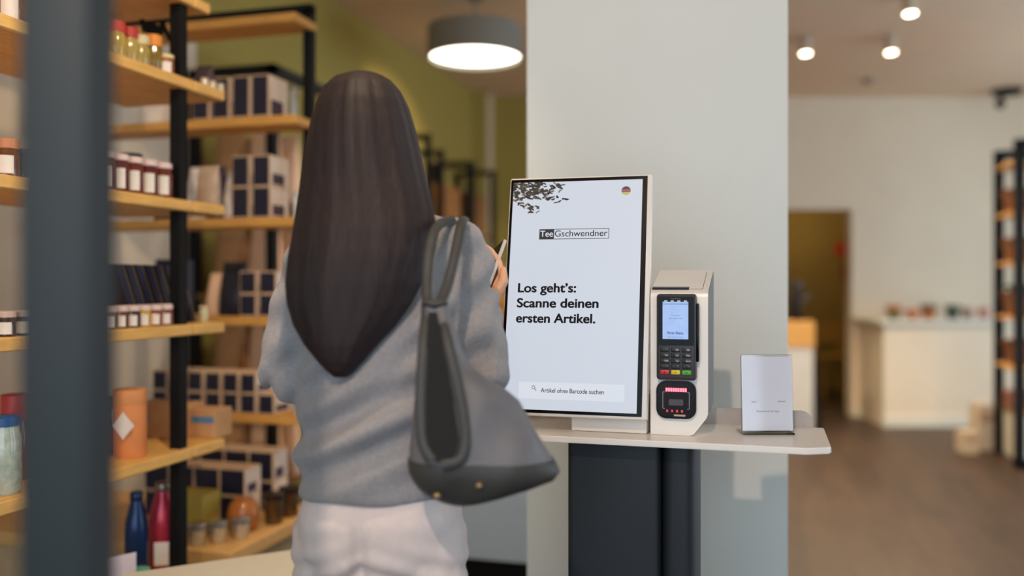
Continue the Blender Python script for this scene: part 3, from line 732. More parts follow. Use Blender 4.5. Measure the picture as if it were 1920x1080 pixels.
# ---- rack 1, left of the slate post
X, Y = R1(22, 0.07); jar('amber jar with white label at the upper left edge of picture', X, Y, L1[1], 0.028, 0.10, (128, 74, 36), (200, 170, 130))
X, Y = R1(48, 0.09); jar('olive glass jar at upper left, close to the slate post', X, Y, L1[1], 0.026, 0.12, (120, 104, 40), (120, 104, 60), lab=False)
X, Y = R1(14, 0.05); jar('brown jar with copper lid and white label at the left picture edge', X, Y, L1[2], 0.026, 0.085, (104, 58, 34), (196, 128, 84), lidh=0.26)
X, Y = R1(45, 0.06); jar('dark grey tin left of the slate post', X, Y, L1[2], 0.026, 0.07, (60, 58, 60), (84, 66, 62), lab=False, name='tea_tin', cat='tin')
X, Y = R1(12, 0.045); jar('squat dark jam jar with label, leftmost on the low jar shelf', X, Y, L1[3], 0.021, 0.055, (60, 40, 34), (210, 180, 168), lidh=0.24)
X, Y = R1(46, 0.045); jar('squat dark jam jar with label, just left of the slate post', X, Y, L1[3], 0.021, 0.055, (58, 44, 40), (206, 186, 176), lidh=0.24)
X, Y = R1(8, 0.06); jar('pale green patterned canister with blue cap at the left picture edge', X, Y, L1[4], 0.036, 0.17, (176, 188, 176), (40, 86, 140), lab=False, lidh=0.12, name='tea_canister', cat='canister')
X, Y = R1(30, 0.15); jar('red and brown canister behind the pale green one', X, Y, L1[4], 0.036, 0.20, (120, 70, 56), (190, 60, 56), lab=False, lidh=0.3, name='tea_canister', cat='canister')
X, Y = R1(12, 0.06); jar('brushed steel pot with dark lid at the bottom left corner', X, Y, L1[5], 0.045, 0.12, (120, 112, 104), (36, 44, 60), lab=False, lidh=0.3, name='steel_pot', cat='pot')
# left-hand shop goods on plank ends past the post
X, Y = R1(391, 0.06); 
for i in range(3):
    X, Y = R1(383 + 15 * i, 0.05)
    jar('small white sample jar on the upper plank end, %s from the black post' % ORD[i], X, Y, L1[1], 0.0115, 0.036, (206, 200, 180), (196, 180, 160), lab=False, name='sample_jar', group='small white sample jars')
X, Y = R1(384, 0.12); pouch('dark plum pouch leaning on upper plank end behind the sample jars', X, Y, L1[1], 0.06, 0.05, 0.10, mat('plum_pouch', (66, 52, 58), 0.6, var=0.2), name='tea_pouch')
X, Y = R1(392, 0.06); pouch('grey-beige pouch on the plank end level with the tall jam jars', X, Y, L1[2], 0.07, 0.05, 0.12, mat('greige_pouch', (176, 154, 134), 0.7, var=0.15), name='tea_pouch')
X, Y = R1(382, 0.05); jar('small pale green jar on the plank end past the black post', X, Y, L1[3], 0.014, 0.05, (196, 190, 150), (206, 176, 140), lab=False, name='sample_jar')

# ---- rack 2
yb = R2Y + 0.068
def X2(u, Y=R2Y + 0.01): return on_y(u, Y)
gn = 'navy tea boxes on the cross rack'
row = ['upper shelf', 'second shelf', 'third shelf', 'fourth shelf']
for i, u in enumerate((489, 453, 415, 377)):
    tea_box('tall navy tea box on the upper cross shelf, %s from its right end' % ORD[i], X2(u), yb, L2[1], 0.066, 0.125, 0.145, gn)
jar('slim grey tube at the right end of the upper cross shelf', -1.585, R2Y + 0.05, L2[1], 0.016, 0.11, (150, 148, 140), (120, 112, 104), lab=False, name='paper_tube', cat='tube')
for j in range(2):
    for i, u in enumerate((491, 452)):
        tea_box('navy tea box in the stack of four on the second cross shelf, %s, %s' % (('bottom', 'top')[j], ('right', 'left')[i]), X2(u), yb, L2[2] + j * 0.1085, 0.068, 0.125, 0.108, gn)
jar('slim white tube at the right end of the second cross shelf', -1.572, R2Y + 0.05, L2[2], 0.014, 0.09, (206, 206, 204), (190, 190, 190), lab=False, name='paper_tube', cat='tube')
M_lil = mat('lilac_white_pouch', (228, 214, 210), 0.6, var=0.35, vs=26)
M_plum = mat('dark_plum_pouch', (62, 50, 74), 0.6, var=0.35, vs=30)
for i, (u, h, m_) in enumerate(((424, 0.17, M_lil), (392, 0.19, M_plum), (352, 0.19, M_lil))):
    pouch(('white and lilac tea pouch beside the stack of four', 'dark plum tea pouch on the second cross shelf', 'white and lilac tea pouch hidden partly by the black post')[i], X2(u), yb, L2[2], 0.062, 0.09, h, m_, 'tea_pouch')
pouch('large navy tea pouch seen behind the tall jam jars', X2(298), yb, L2[2], 0.10, 0.09, 0.17, mat('navy_pouch', (38, 42, 58), 0.6, var=0.3), 'tea_pouch')
pouch('plum pouch seen just left of the black post', X2(326), yb - 0.02, L2[2], 0.034, 0.06, 0.10, M_plum, 'tea_pouch')
pouch('white carton pouch with bright label on the upper cross shelf', X2(272), yb, L2[1] , 0.11, 0.09, 0.12, mat('white_pouch', (226, 218, 208), 0.6), 'tea_pouch')
# third shelf
pouch('big black-navy gift bag on the third cross shelf', X2(424), yb, L2[3], 0.10, 0.10, 0.19, mat('black_gift_bag', (18, 20, 38), 0.4, var=0.2), 'gift_bag', cat='bag')
for i, u in enumerate((466, 503)):
    for j in range(2):
        tea_box('navy tea box on the third cross shelf, %s %s of four' % (('lower', 'upper')[j], ('left', 'right')[i]), X2(u), yb, L2[3] + j * 0.0785, 0.064, 0.125, 0.078, gn)
pouch('pale kraft pouch left of the black gift bag', X2(388), yb, L2[3], 0.05, 0.08, 0.15, M_peach, 'tea_pouch')
t = thing('navy_carton', 'small dark navy carton on the third cross shelf, seen above the navy bars', 'carton', (X2(308), yb, L2[3] + 0.0005))
MB().rbox(-0.045, 0.045, -0.05, 0.05, 0, 0.20, 0.002, 1).build('carton', M_navy, t); MB().box(-0.03, 0.03, -0.0506, -0.0496, 0.05, 0.08).build('label', M_boxwhite, t)
# fourth shelf: two rows of small boxes
for j in range(2):
    for i, u in enumerate((500, 466, 433, 400, 367, 334, 301)):
        if j == 1 and i == 0: continue
        tea_box('small navy tea box, %s row on the fourth cross shelf, %s from the right' % (('lower', 'upper')[j], ORD[i if j == 0 else i - 1]), X2(u), yb, L2[4] + j * 0.0705, 0.0595, 0.125, 0.070, gn)
jar('slim grey tube at the right end of the fourth cross shelf', -1.572, R2Y + 0.05, L2[4], 0.014, 0.075, (180, 176, 170), (150, 150, 146), lab=False, name='paper_tube', cat='tube')
# platform: boxes in two steps, pot, tumblers, yellow gift box, little glasses
PZ0 = 0.4885
g2 = 'black-brown tea boxes on the base platform'
for i in range(5):
    tea_box('black tea box, rear upper row on the base platform, %s from the right' % ORD[i], -1.735 - 0.1 * i, 2.87, PZ0 + 0.106, 0.097, 0.10, 0.105, g2)
    tea_box('black tea box, rear lower row on the base platform, %s from the right' % ORD[i], -1.735 - 0.1 * i, 2.87, PZ0, 0.097, 0.10, 0.105, g2)
for i in range(4):
    tea_box('black tea box, front upper row on the base platform, %s from the right' % ORD[i], -1.74 - 0.1 * i, 2.70, PZ0 + 0.0915, 0.097, 0.10, 0.091, g2)
    tea_box('black tea box, front lower row on the base platform, %s from the right' % ORD[i], -1.74 - 0.1 * i, 2.70, PZ0, 0.097, 0.10, 0.091, g2)
t = thing('honey_pot', 'round honey-brown pot on the base platform', 'pot', (-1.655, 2.585, PZ0))
MB().lathe([(0.030, 0.0), (0.044, 0.010), (0.052, 0.035), (0.052, 0.06), (0.044, 0.085), (0.034, 0.098), (0.030, 0.102)], 28).build('body', mat('honey_glaze', (176, 104, 44), 0.3, var=0.1, coat=0.4), t, 60)
MB().lathe([(0.031, 0.1), (0.032, 0.104), (0.010, 0.108)], 24).build('lid', mat('honey_glaze', (176, 104, 44)), t, 60)
M_br = mat('brown_glass', (84, 58, 30), 0.2, var=0.15, coat=0.5)
M_brd = mat('dark_lid', (40, 26, 24), 0.35)
for i, (x, y) in enumerate(((-1.605, 2.69), (-1.605, 2.79))):
    t = thing('brown_tumbler', ('brown glass tumbler with dark lid beside the honey pot', 'brown glass tumbler with dark lid at the far end of platform')[i], 'tumbler', (x, y, PZ0))
    MB().lathe([(0.028, 0), (0.030, 0.004), (0.035, 0.082), (0.035, 0.086)], 24).build('body', M_br, t, 40)
    MB().lathe([(0.037, 0.082), (0.038, 0.084), (0.038, 0.098), (0.033, 0.101)], 24).build('lid', M_brd, t, 40)
t = thing('gift_box', 'yellow-green gift box with a raised lid on the base platform', 'box', (-1.80, 2.53, PZ0))
M_yel = mat('yellow_green_card', (206, 186, 84), 0.6)
MB().rbox(-0.06, 0.06, -0.045, 0.045, 0, 0.105, 0.002, 1).build('carton', M_yel, t)
MB().rbox(-0.064, 0.064, -0.049, 0.049, 0.09, 0.13, 0.002, 1).build('lid', mat('yellow_lid', (206, 186, 84), 0.5), t)
M_gl = mat('pale_glass', (190, 168, 136), 0.15, var=0.15, coat=0.5)
for i, (x, y) in enumerate(((-1.61, 2.50), (-1.655, 2.445), (-1.70, 2.40))):
    t = thing('small_glass', ('small clear glass with metal clip, nearest the honey pot', 'small clear glass with metal clip, middle of three by the yellow box', 'small clear glass with metal clip, nearest the black post')[i], 'glass', (x, y, PZ0))
    MB().lathe([(0.022, 0), (0.024, 0.004), (0.028, 0.055), (0.027, 0.058)], 20).build('body', M_gl, t, 40)
    MB().lathe([(0.0285, 0.050), (0.030, 0.051), (0.030, 0.062), (0.026, 0.066)], 20).build('lid', mat('steel', (170, 172, 176), 0.25, metal=0.8), t, 40)
    MB().box(-0.004, 0.004, -0.034, -0.028, 0.03, 0.062).build('clip', mat('steel', (170, 172, 176)), t)

# ------------------------------------------------------------------ black racks along the green wall
def wall_rack(label, xf, y0, y1, ztop, levels, pr=0.016, xb=-2.64, long_bar=True):
    posts = [(xf - pr, y0 + pr), (xb + pr, y0 + pr), (xf - pr, y1 - pr), (xb + pr, y1 - pr)]
    zt = ztop - pr
    bars = [((xf - pr, y0 + pr, zt), (xb + pr, y0 + pr, zt)), ((xf - pr, y1 - pr, zt), (xb + pr, y1 - pr, zt)), ((xf - pr, y0 + pr, zt), (xf - pr, y1 - pr, zt))][:3 if long_bar else 2]
    return rack('frame_rack', label, xb, xf, posts, [(xb, xf - 0.036, y0, y1, z, 0.025) for z in levels], ztop - 2 * pr, pr, bars, mat('dark_oak', (120, 78, 36), 0.6, var=0.1))
lv = [0.35, 0.80, 1.25, 1.70, 2.08]
wall_rack('black rack on the green wall, seen through the cross rack', -2.184, 3.66, 4.9, 2.31, lv[:4], 0.022)
for zi, z in enumerate(lv[:4]):
    for i, (x, m_) in enumerate(((-2.31, M_peach), (-2.50, M_kraft))):
        for k in range(2):
            pouch('%s paper bag on the %s shelf of the nearest wall rack, %s row' % (('peach', 'kraft')[i], ('lowest', 'second', 'third', 'upper')[zi], ('front', 'back')[k]), x, 3.80 + 0.18 * k, z, 0.15, 0.12, 0.33, m_, 'paper_bag', cat='paper bag', group='paper bags on the wall rack')
M_brn = mat('brown_carton', (124, 84, 44), 0.7, var=0.15)
for ui, (xf, y0, y1, zt) in enumerate(((-2.28, 5.30, 5.92, 2.346), (-2.28, 6.14, 6.82, 2.272), (-2.28, 6.86, 7.47, 2.276))):
    wall_rack('tall black frame rack on the green wall, %s of three behind the customer' % ORD[ui], xf, y0, y1, zt, lv[:4], 0.021, long_bar=False)
    for zi, z in enumerate(lv[:4]):
        for k in range(2):
            t = thing('storage_carton', '%s brown carton on the %s shelf of the %s frame rack' % (('near', 'far')[k], ('lowest', 'second', 'third', 'upper')[zi], ORD[ui]), 'carton', (-2.47, (y0 + y1) / 2 - 0.125 + 0.25 * k, z + 0.0005), 0, 'brown cartons in the frame racks')
            if 'carton' not in CACHE:
                hw = 0.125
                CACHE['carton'] = (MB().rbox(-hw, hw, -0.105, 0.105, 0, 0.34, 0.003, 1).mesh('carton', M_brn), MB().box(-hw * 0.5, hw * 0.5, -0.1062, -0.1045, 0.1, 0.2).mesh('label', M_kraft))
            link('carton', CACHE['carton'][0], t); link('label', CACHE['carton'][1], t)

# ------------------------------------------------------------------ sales counter left of the pillar
M_blue_panel = mat('pale_blue_panel', (190, 206, 220), 0.6, var=0.02)
sc0 = thing('sales_counter', 'pale blue-grey counter with dark plinth behind the customer', 'counter', (-1.15, 3.75, 0))
MB().box(-0.60, 0.75, -0.25, 0.25, 0.165, 0.96).build('body', M_blue_panel, sc0)
MB().box(-0.57, 0.72, -0.22, 0.22, 0, 0.165).build('plinth', M_black, sc0)
MB().rbox(-0.62, 0.77, -0.27, 0.27, 0.96, 1.0, 0.003, 1).build('worktop', M_woodx, sc0)
t = thing('wooden_crate', 'light wooden display crate on the counter beside the display edge', 'crate', (-1.14, 3.75, 1.0005))
MB().box(-0.17, 0.17, -0.13, 0.13, 0, 0.02).build('bottom', M_woodx, t)
for s in (-1, 1):
    MB().box(s * 0.16 - 0.01, s * 0.16 + 0.01, -0.13, 0.13, 0.02, 0.38).build('side', M_woodx, t)
for k in range(4):
    MB().box(-0.17, 0.17, -0.14, -0.13, 0.03 + 0.09 * k, 0.105 + 0.09 * k).build('slat', M_woodx, t)
    MB().box(-0.17, 0.17, 0.13, 0.14, 0.03 + 0.09 * k, 0.105 + 0.09 * k).build('slat', M_woodx, t)

# ------------------------------------------------------------------ rear of the shop, right of the pillar
def back_thing(name, label, cat, u, F, z=0.0, group=None):
    p = cf(u, 500, F); return thing(name, label, cat, (p.x, p.y, z), TH, group)
pot_cols = [((120, 110, 70), (196, 120, 80)), ((206, 120, 84), (206, 120, 84)), ((184, 110, 50), (60, 44, 36)), ((60, 84, 80), (70, 96, 70)), ((170, 150, 144), (190, 150, 130)), ((206, 150, 140), (206, 150, 140))]
pn = ['mottled green and orange', 'small coral', 'amber with dark rim', 'dark teal', 'grey-pink', 'pale pink']
for i, (u, w, h) in enumerate(((1676, 0.065, 0.13), (1711, 0.055, 0.09), (1741, 0.065, 0.13), (1786, 0.06, 0.13), (1814, 0.055, 0.11), (1845, 0.05, 0.11))):
    t = back_thing('flower_pot', '%s pot on the white ledge' % pn[i], 'pot', u, 8.22, 0.9655, 'pots on the ledge')
    c1, c2 = pot_cols[i]
    MB().lathe([(w * 0.6, 0), (w * 0.66, 0.004), (w, h * 0.72), (w * 1.02, h * 0.73)], 18).build('pot', mat('pot_%d' % i, c1, 0.6, var=0.1), t, 40)
    MB().lathe([(w * 1.03, h * 0.73), (w * 1.08, h * 0.74), (w * 1.08, h), (w * 0.95, h)], 18).build('rim', mat('potrim_%d' % i, c2, 0.6), t, 40)
# back counter with wood fascia and coffee grinder
bc = back_thing('back_counter', 'white counter with light wood top at the doorway', 'counter', 1440, 7.9)
wR = (1507 - 1440) / FPX * 7.9
MB().box(-0.55, wR, -0.25, 0.25, 0, 0.745).build('body', mat('grey_white_panel', (206, 202, 196), 0.6), bc)
MB().rbox(-0.56, wR + 0.01, -0.26, 0.26, 0.745, 0.97, 0.004, 1).build('wood_top', M_woodx, bc)
gr = back_thing('coffee_grinder', 'black coffee grinder on the wood-topped counter', 'coffee grinder', 1492, 7.85, 0.9705)
MB().rbox(-0.06, 0.07, -0.08, 0.08, 0, 0.03, 0.004, 1).build('base', M_black, gr)
MB().rbox(-0.045, 0.03, -0.05, 0.06, 0.03, 0.20, 0.008, 2).build('body', M_black, gr, 40)
MB().lathe([(0.03, 0.2), (0.035, 0.21), (0.065, 0.31), (0.065, 0.325), (0.05, 0.335)], 16).build('hopper', mat('smoked_plastic', (48, 50, 54), 0.3), gr, 40)
MB().tube([(0.03, -0.02, 0.15), (0.09, -0.03, 0.20), (0.11, -0.03, 0.24)], 0.02, 8).build('arm', M_plast, gr, 40)
MB().tube([(0.0, -0.05, 0.12), (0.0, -0.12, 0.11)], 0.012, 8).build('spout', M_plast, gr, 40)
# things seen in the room behind the doorway
t = back_thing('leaning_board', 'black folded board leaning beside the doorway counter', 'board', 1519, 8.0)
MB().prism([(-0.035, 0), (0.06, 0), (-0.005, 0.72), (-0.035, 0.72)], -0.12, 0.12, 'y').build('panel', M_black, t)
MB().tube([(-0.02, 0, 0.72), (-0.02, 0, 0.75)], 0.012, 8).build('handle', M_black, t)
t = back_thing('wall_notice', 'red notice on the wall seen through the doorway', 'notice', 1580, 10.85)
t.location.z = CZ
MB().box(-0.075, 0.075, 0.03, 0.045, 0.32, 0.49).build('panel', mat('red_notice', (190, 50, 34), 0.6), t)
t = back_thing('wall_notice', 'brown-red notice below the red one through the doorway', 'notice', 1586, 10.85)
t.location.z = CZ
MB().box(-0.04, 0.04, 0.03, 0.045, 0.03, 0.22).build('panel', mat('brown_notice', (136, 66, 36), 0.6), t)
st = back_thing('wooden_chair', 'yellowish wooden chair in the room behind the doorway', 'chair', 1560, 10.2)
M_yw = mat('yellow_wood', (176, 136, 60), 0.5)
for sx in (-0.15, 0.15):
    for sy in (-0.15, 0.15):
        MB().box(sx - 0.018, sx + 0.018, sy - 0.018, sy + 0.018, 0, 0.45 if sy < 0 else 0.85).build('leg', M_yw, st)
MB().rbox(-0.19, 0.19, -0.19, 0.17, 0.45, 0.48, 0.008, 2).build('seat', M_yw, st)
MB().box(-0.16, 0.16, 0.14, 0.165, 0.62, 0.84).build('backrest', M_yw, st)

# ------------------------------------------------------------------ rack on the right
RX, RYa, RYb = 1.661, 6.964, 7.576
rr_ = rack('plant_rack', 'black-framed rack with wooden shelves at the right picture edge', RX, RX + 0.5,
     [(RX + 0.028, RYa + 0.03), (RX + 0.028, RYb), (RX + 0.60, RYa + 0.03), (RX + 0.60, RYb)],
     [(RX, RX + 0.63, RYa + 0.05, RYb + 0.02, z, 0.025) for z in (2.17, 1.81, 1.45, 1.055, 0.70)], 2.27, 0.032,
     [((RX + 0.028, RYa + 0.03, 2.27), (RX + 0.60, RYa + 0.03, 2.27)), ((RX + 0.028, RYb, 2.27), (RX + 0.60, RYb, 2.27)), ((RX + 0.028, RYa + 0.03, 0.03), (RX + 0.60, RYa + 0.03, 0.03))], M_woodx)
MB().box(-0.26, 0.25, -0.22, 0.26, 0.02, 0.36).build('cabinet', M_cream, rr_)
MB().box(-0.27, 0.26, -0.23, 0.27, 0.36, 0.385).build('cabinet_top', M_woodx, rr_)
rn = ['top', 'second', 'third', 'lowest open']
for i, z in enumerate((1.81, 1.45, 1.055, 0.70)):
    t = thing('wicker_pot', 'brown basket pot on the %s shelf of the right-hand rack' % rn[i], 'pot', (RX + 0.125, 7.40, z + 0.0005), 0, 'basket pots on the right rack')
    MB().lathe([(0.085, 0), (0.09, 0.01), (0.115, 0.15), (0.118, 0.16)], 20).build('pot', M_brownpot, t, 40)
    MB().lathe([(0.119, 0.15), (0.124, 0.155), (0.124, 0.18), (0.11, 0.18)], 20).build('rim', mat('pot_rim', (106, 70, 48), 0.7), t, 40)
    for k in range(14):
        if i in (2,):
            a = k * 2.4; 
            MB().tube([(0.03 * math.cos(a), 0.03 * math.sin(a), 0.15), (0.07 * math.cos(a), 0.07 * math.sin(a), 0.22), (0.12 * math.cos(a), 0.12 * math.sin(a), 0.20 + 0.02 * (k % 3))], [0.006, 0.016, 0.003], 6).build('leaf', mat('leaf_green', (70, 84, 50), 0.6), t)
t = thing('cardboard_box', 'red-brown box on the cabinet of the right-hand rack', 'box', (RX + 0.12, 7.36, 0.3855))
MB().rbox(-0.09, 0.09, -0.12, 0.12, 0, 0.12, 0.003, 1).build('carton', mat('redbrown_card', (140, 92, 80), 0.7), t)
MB().box(-0.092, 0.092, -0.02, 0.02, 0.118, 0.1215).build('tape', M_kraft, t)
for i, (u, F, w, h) in enumerate(((1841, 7.0, 0.062, 0.36), (1813, 6.85, 0.055, 0.17))):
    t = back_thing('cardboard_box', ('tall pale carton on the floor beside the right-hand rack', 'low pale carton on the floor before the tall one')[i], 'box', u, F)
    MB().rbox(-w, w, -0.07, 0.07, 0, h, 0.003, 1).build('carton', mat('pale_carton', (206, 188, 164), 0.7), t)
    MB().box(-w * 0.9, w * 0.9, -0.0715, -0.0695, h * 0.62, h * 0.8).build('print', mat('carton_print', (176, 140, 116), 0.7), t)

# ------------------------------------------------------------------ ceiling fittings
WARM = (1.0, 0.78, 0.52)
pc = cf(891, 110, 5.6)
pd = thing('pendant_lamp', 'large round grey drum pendant lamp with glowing underside', 'lamp', (pc.x, pc.y, 2.70))
M_drum = mat('grey_drum', (132, 128, 118), 0.7, var=0.03)
MB().lathe([(0.283, 0.032), (0.283, 0.0), (0.296, 0.0), (0.296, 0.19), (0.28, 0.19)], 56).build('drum', M_drum, pd, 40)
MB().lathe([(0.282, 0.026), (0.282, 0.031)], 56).build('diffuser', mat('lamp_diffuser', (255, 246, 228), 0.5, var=0.0, emit=7.0), pd, 40)
MB().tube([(0, 0, 0.19), (0, 0, ZC - 2.70)], 0.006, 8).build('cable', M_drum, pd)
MB().lathe([(0.05, ZC - 2.70 - 0.03), (0.05, ZC - 2.70)], 20).build('ceiling_rose', M_drum, pd)
M_spot = mat('spot_white', (206, 186, 166), 0.6)
M_spotlens = mat('spot_lens', (255, 236, 204), 0.4, var=0.0, emit=14.0)
def ceiling_spot(label, p, tgt, e, ang=70, color=WARM, r=0.042, drop=0.07):
    t = thing('ceiling_spotlight', label, 'spotlight', (p.x, p.y, ZC), 0, 'ceiling spotlights')
    d = (Vector(tgt) - Vector((p.x, p.y, ZC - drop))).normalized()
    MB().lathe([(0.045, -0.006), (0.05, -0.004), (0.05, 0)], 20).build('rose', M_spot, t, 40)
    MB().tube([(0, 0, -0.005), (0, 0, -drop + 0.02)], 0.010, 8).build('stem', M_spot, t)
    c = Vector((0, 0, -drop))
    MB().tube([c - d * 0.05, c + d * 0.05], r, 20).build('can', M_spot, t, 40)
    MB().tube([c + d * 0.0505, c + d * 0.053], r * 0.86, 20).build('lens', M_spotlens, t, 40)
    q = Vector((p.x, p.y, ZC)) + c + d * 0.07
    l = spot('spot_light', q, q + d, e, color, ang, 0.6, 0.03)
    l.parent = t; l.matrix_parent_inverse = Matrix.Translation(t.location).inverted()
    return t
p1 = cf(1510, 88, 6.9)
for lab, u, v, F in (('white ceiling spotlight nearest the pillar edge', 1510, 70, 6.55), ('white ceiling spotlight right of the one near the pillar', 1670, 68, 6.5), ('white ceiling spotlight at the top edge of the picture', 1706, -10, 5.6)):
    k = (ZC - CZ) * FPX / (HOR - v)
    p = cf(u, v, k); q = cf(u + 20, v, k + 0.8)
    ceiling_spot(lab, p, (p.x + 0.15, p.y - 0.25, 0), 105, 120)
# spotlight over the shop front that picks out the kiosk
KS = Vector((-0.20, -0.85, ZC))
ceiling_spot('warm ceiling spotlight over the shop front aimed at the kiosk', KS, (-0.25, 2.1, 1.25), 122, 50, (1.0, 0.73, 0.55), drop=0.33)
# added warm fill spotlights, unseen behind the pillar and outside the frame
for i, (x, y, tx, ty) in enumerate(((0.2, 4.2, 0.5, 4.6), (-0.9, 4.6, -1.2, 5.0), (-0.7, 7.0, -1.0, 7.4), (1.9, 4.6, 1.9, 5.2))):
    ceiling_spot('added warm ceiling spotlight over the sales floor behind the pillar, %s of four' % ORD[i], Vector((x, y, ZC)), (tx, ty, 0), 115, 120)
# added spotlights out of view that warm and brighten the left shelves
for i, (x, y, tx, ty, tz, e) in enumerate(((-0.35, 1.0, -1.75, 1.9, 1.2, 110), (-0.45, 3.0, -2.0, 2.9, 1.1, 130), (-1.2, 5.6, -2.6, 6.0, 1.8, 90))):
    ceiling_spot('added warm ceiling spotlight aimed at the left shelves, %s from the shop front' % ORD[i], Vector((x, y, ZC)), (tx, ty, tz), e, 75)
p = cf(1630, 150, (ZC - CZ) * FPX / (HOR - 148))
t = thing('smoke_detector', 'small white smoke detector on the ceiling', 'detector', (p.x, p.y, ZC))
MB().lathe([(0.03, -0.045), (0.05, -0.035), (0.055, 0)], 20).build('body', mat('detector', (170, 150, 130), 0.5), t, 40)
MB().lathe([(0.012, -0.052), (0.014, -0.045)], 12).build('sensor', M_plast, t)
p = cf(1888, 183, 8.35)
t = thing('security_camera', 'dark security camera at the top of rear wall', 'camera', (p.x, p.y, ZC))
MB().lathe([(0.11, -0.05), (0.13, -0.035), (0.13, 0)], 24).build('mount', M_black, t, 40)
MB().tube([(-0.05, -0.03, -0.05), (-0.06, -0.05, -0.10)], 0.02, 8).build('arm', M_black, t)
MB().ball((-0.07, -0.06, -0.14), 0.045, 0.06, 0.045).build('head', M_black, t, 60)
# added unseen light without a fixture, brightening the back room
bl = D.lights.new('back_room_fill', 'POINT'); bl.energy = 17; bl.color = (1.0, 0.80, 0.50); bl.shadow_soft_size = 0.15
blo = D.objects.new('back_room_fill', bl); COL.objects.link(blo); blo.location = lf(3.2, 9.9, 2.3)

# ------------------------------------------------------------------ the customer, seen from behind
def remesh(mb, name, m, voxel, smooth_it=4, fn=None):
    o = mb.build(name + '_raw', m)
    md = o.modifiers.new('r', 'REMESH'); md.mode = 'VOXEL'; md.voxel_size = voxel
    ms = o.modifiers.new('s', 'SMOOTH'); ms.factor = 0.5; ms.iterations = smooth_it
    dg = bpy.context.evaluated_depsgraph_get(); dg.update()
    me = D.meshes.new_from_object(o.evaluated_get(dg)); raw = o.data
    D.objects.remove(o); D.meshes.remove(raw)
    me.name = name; me.materials.clear(); me.materials.append(m)
    if fn:
        nor = [v.normal.copy() for v in me.vertices]
        for v, n in zip(me.vertices, nor): v.co = fn(v.co, n)
    for p in me.polygons: p.use_smooth = True
    me.update(); return me
def ring(cx, cy, z, hw, hd, n=28, e=0.85):
    r = []
    for k in range(n):
        a = 2 * math.pi * k / n; c, s = math.cos(a), math.sin(a)
        r.append((cx + hw * abs(c) ** e * (1 if c >= 0 else -1), cy + hd * abs(s) ** e * (1 if s >= 0 else -1), z))
    return r
WF = 1.57
wp = cf(715, 530, WF)
M_skin = mat('skin', (214, 168, 140), 0.5, var=0.04)
M_jack = mat('grey_wool', (146, 143, 145), 0.9, var=0.10, vs=140, bump=0.25, bs=320, sheen=0.2)
M_trou = mat('cream_trousers', (214, 200, 196), 0.85, var=0.03, vs=80, bump=0.1, bs=400)
M_hair = mat('dark_brown_hair', (37, 27, 28), 0.62, var=0.3, vs=30, stretch=(6, 6, 0.35), bump=0.12, bs=40, spec=0.3)
M_shoe = mat('white_sneaker', (214, 210, 206), 0.6)
# limb joints (x right, y ahead, z up)
LS, LE, LW = (-0.112, 0.0, 1.325), (-0.160, 0.0, 1.150), (-0.06, 0.20, 1.16)
RSH, RE, RWR = (0.122, 0.0, 1.350), (0.170, 0.0, 1.150), (0.175, 0.185, 1.245)
LH, LK, LA = (-0.072, 0.01, 0.86), (-0.078, 0.05, 0.47), (-0.085, 0.02, 0.085)
RH, RK, RA = (0.066, -0.01, 0.86), (0.058, -0.03, 0.47), (0.06, -0.14, 0.095)
bd = MB()
bd.loft([ring(0, 0.0, z, w, d) for z, w, d in ((0.80, 0.09, 0.07), (0.86, 0.115, 0.085), (0.95, 0.115, 0.082), (1.07, 0.108, 0.085), (1.20, 0.125, 0.09), (1.32, 0.145, 0.085), (1.38, 0.11, 0.065), (1.41, 0.05, 0.05))])
HXO = -0.034
bd.capsule((-0.005, 0.0, 1.38), (HXO * 0.8, 0.015, 1.47), 0.046, 0.044)
bd.ball((HXO, 0.015, 1.545), 0.070, 0.090, 0.105); bd.ball((HXO, 0.045, 1.48), 0.052, 0.062, 0.055)
bd.capsule((HXO, 0.10, 1.55), (HXO, 0.117, 1.515), 0.008, 0.012, 8)
for s in (-1, 1): bd.ball((HXO + s * 0.070, 0.01, 1.53), 0.010, 0.02, 0.03)
bd.capsule(LS, LE, 0.040, 0.034); bd.capsule(LE, LW, 0.034, 0.024)
bd.capsule(RSH, RE, 0.040, 0.034); bd.capsule(RE, RWR, 0.034, 0.024)
for h, k, a in ((LH, LK, LA), (RH, RK, RA)):
    bd.capsule(h, k, 0.068, 0.046); bd.capsule(k, a, 0.048, 0.033)
    bd.capsule(a, (a[0], a[1] + 0.12, a[2] - 0.05), 0.034, 0.024)
def hand(W, d, side, curl, nn=None):
    """palm and five fingers; d = forward direction, side = direction of the thumb"""
    W = Vector(W); d = Vector(d).normalized(); side = Vector(side).normalized(); nn = Vector(nn).normalized() if nn else d.cross(side).normalized()
    for k in range(4):
        o = side * (0.031 - 0.0205 * k)
        base = W + d * 0.078 + o; bd.capsule(W + o * 0.6, base - d * 0.006, 0.015, 0.0115, 10)
        L = (0.036, 0.040, 0.037, 0.030)[k]
        p1 = base + (d * math.cos(curl) + nn * math.sin(curl)) * L
        p2 = p1 + (d * math.cos(2.1 * curl) + nn * math.sin(2.1 * curl)) * L * 0.75
        p3 = p2 + (d * math.cos(3.0 * curl) + nn * math.sin(3.0 * curl)) * L * 0.55
        bd.capsule(base, p1, 0.0080, 0.0074, 8); bd.capsule(p1, p2, 0.0074, 0.0070, 8); bd.capsule(p2, p3, 0.0070, 0.0062, 8)
    tb = W + d * 0.022 + side * 0.024; t1 = tb + (side * 0.7 + d * 0.7).normalized() * 0.036; t2 = t1 + (d * 0.9 + nn * 0.3).normalized() * 0.030
    bd.capsule(tb, t1, 0.013, 0.010, 8); bd.capsule(t1, t2, 0.010, 0.008, 8)
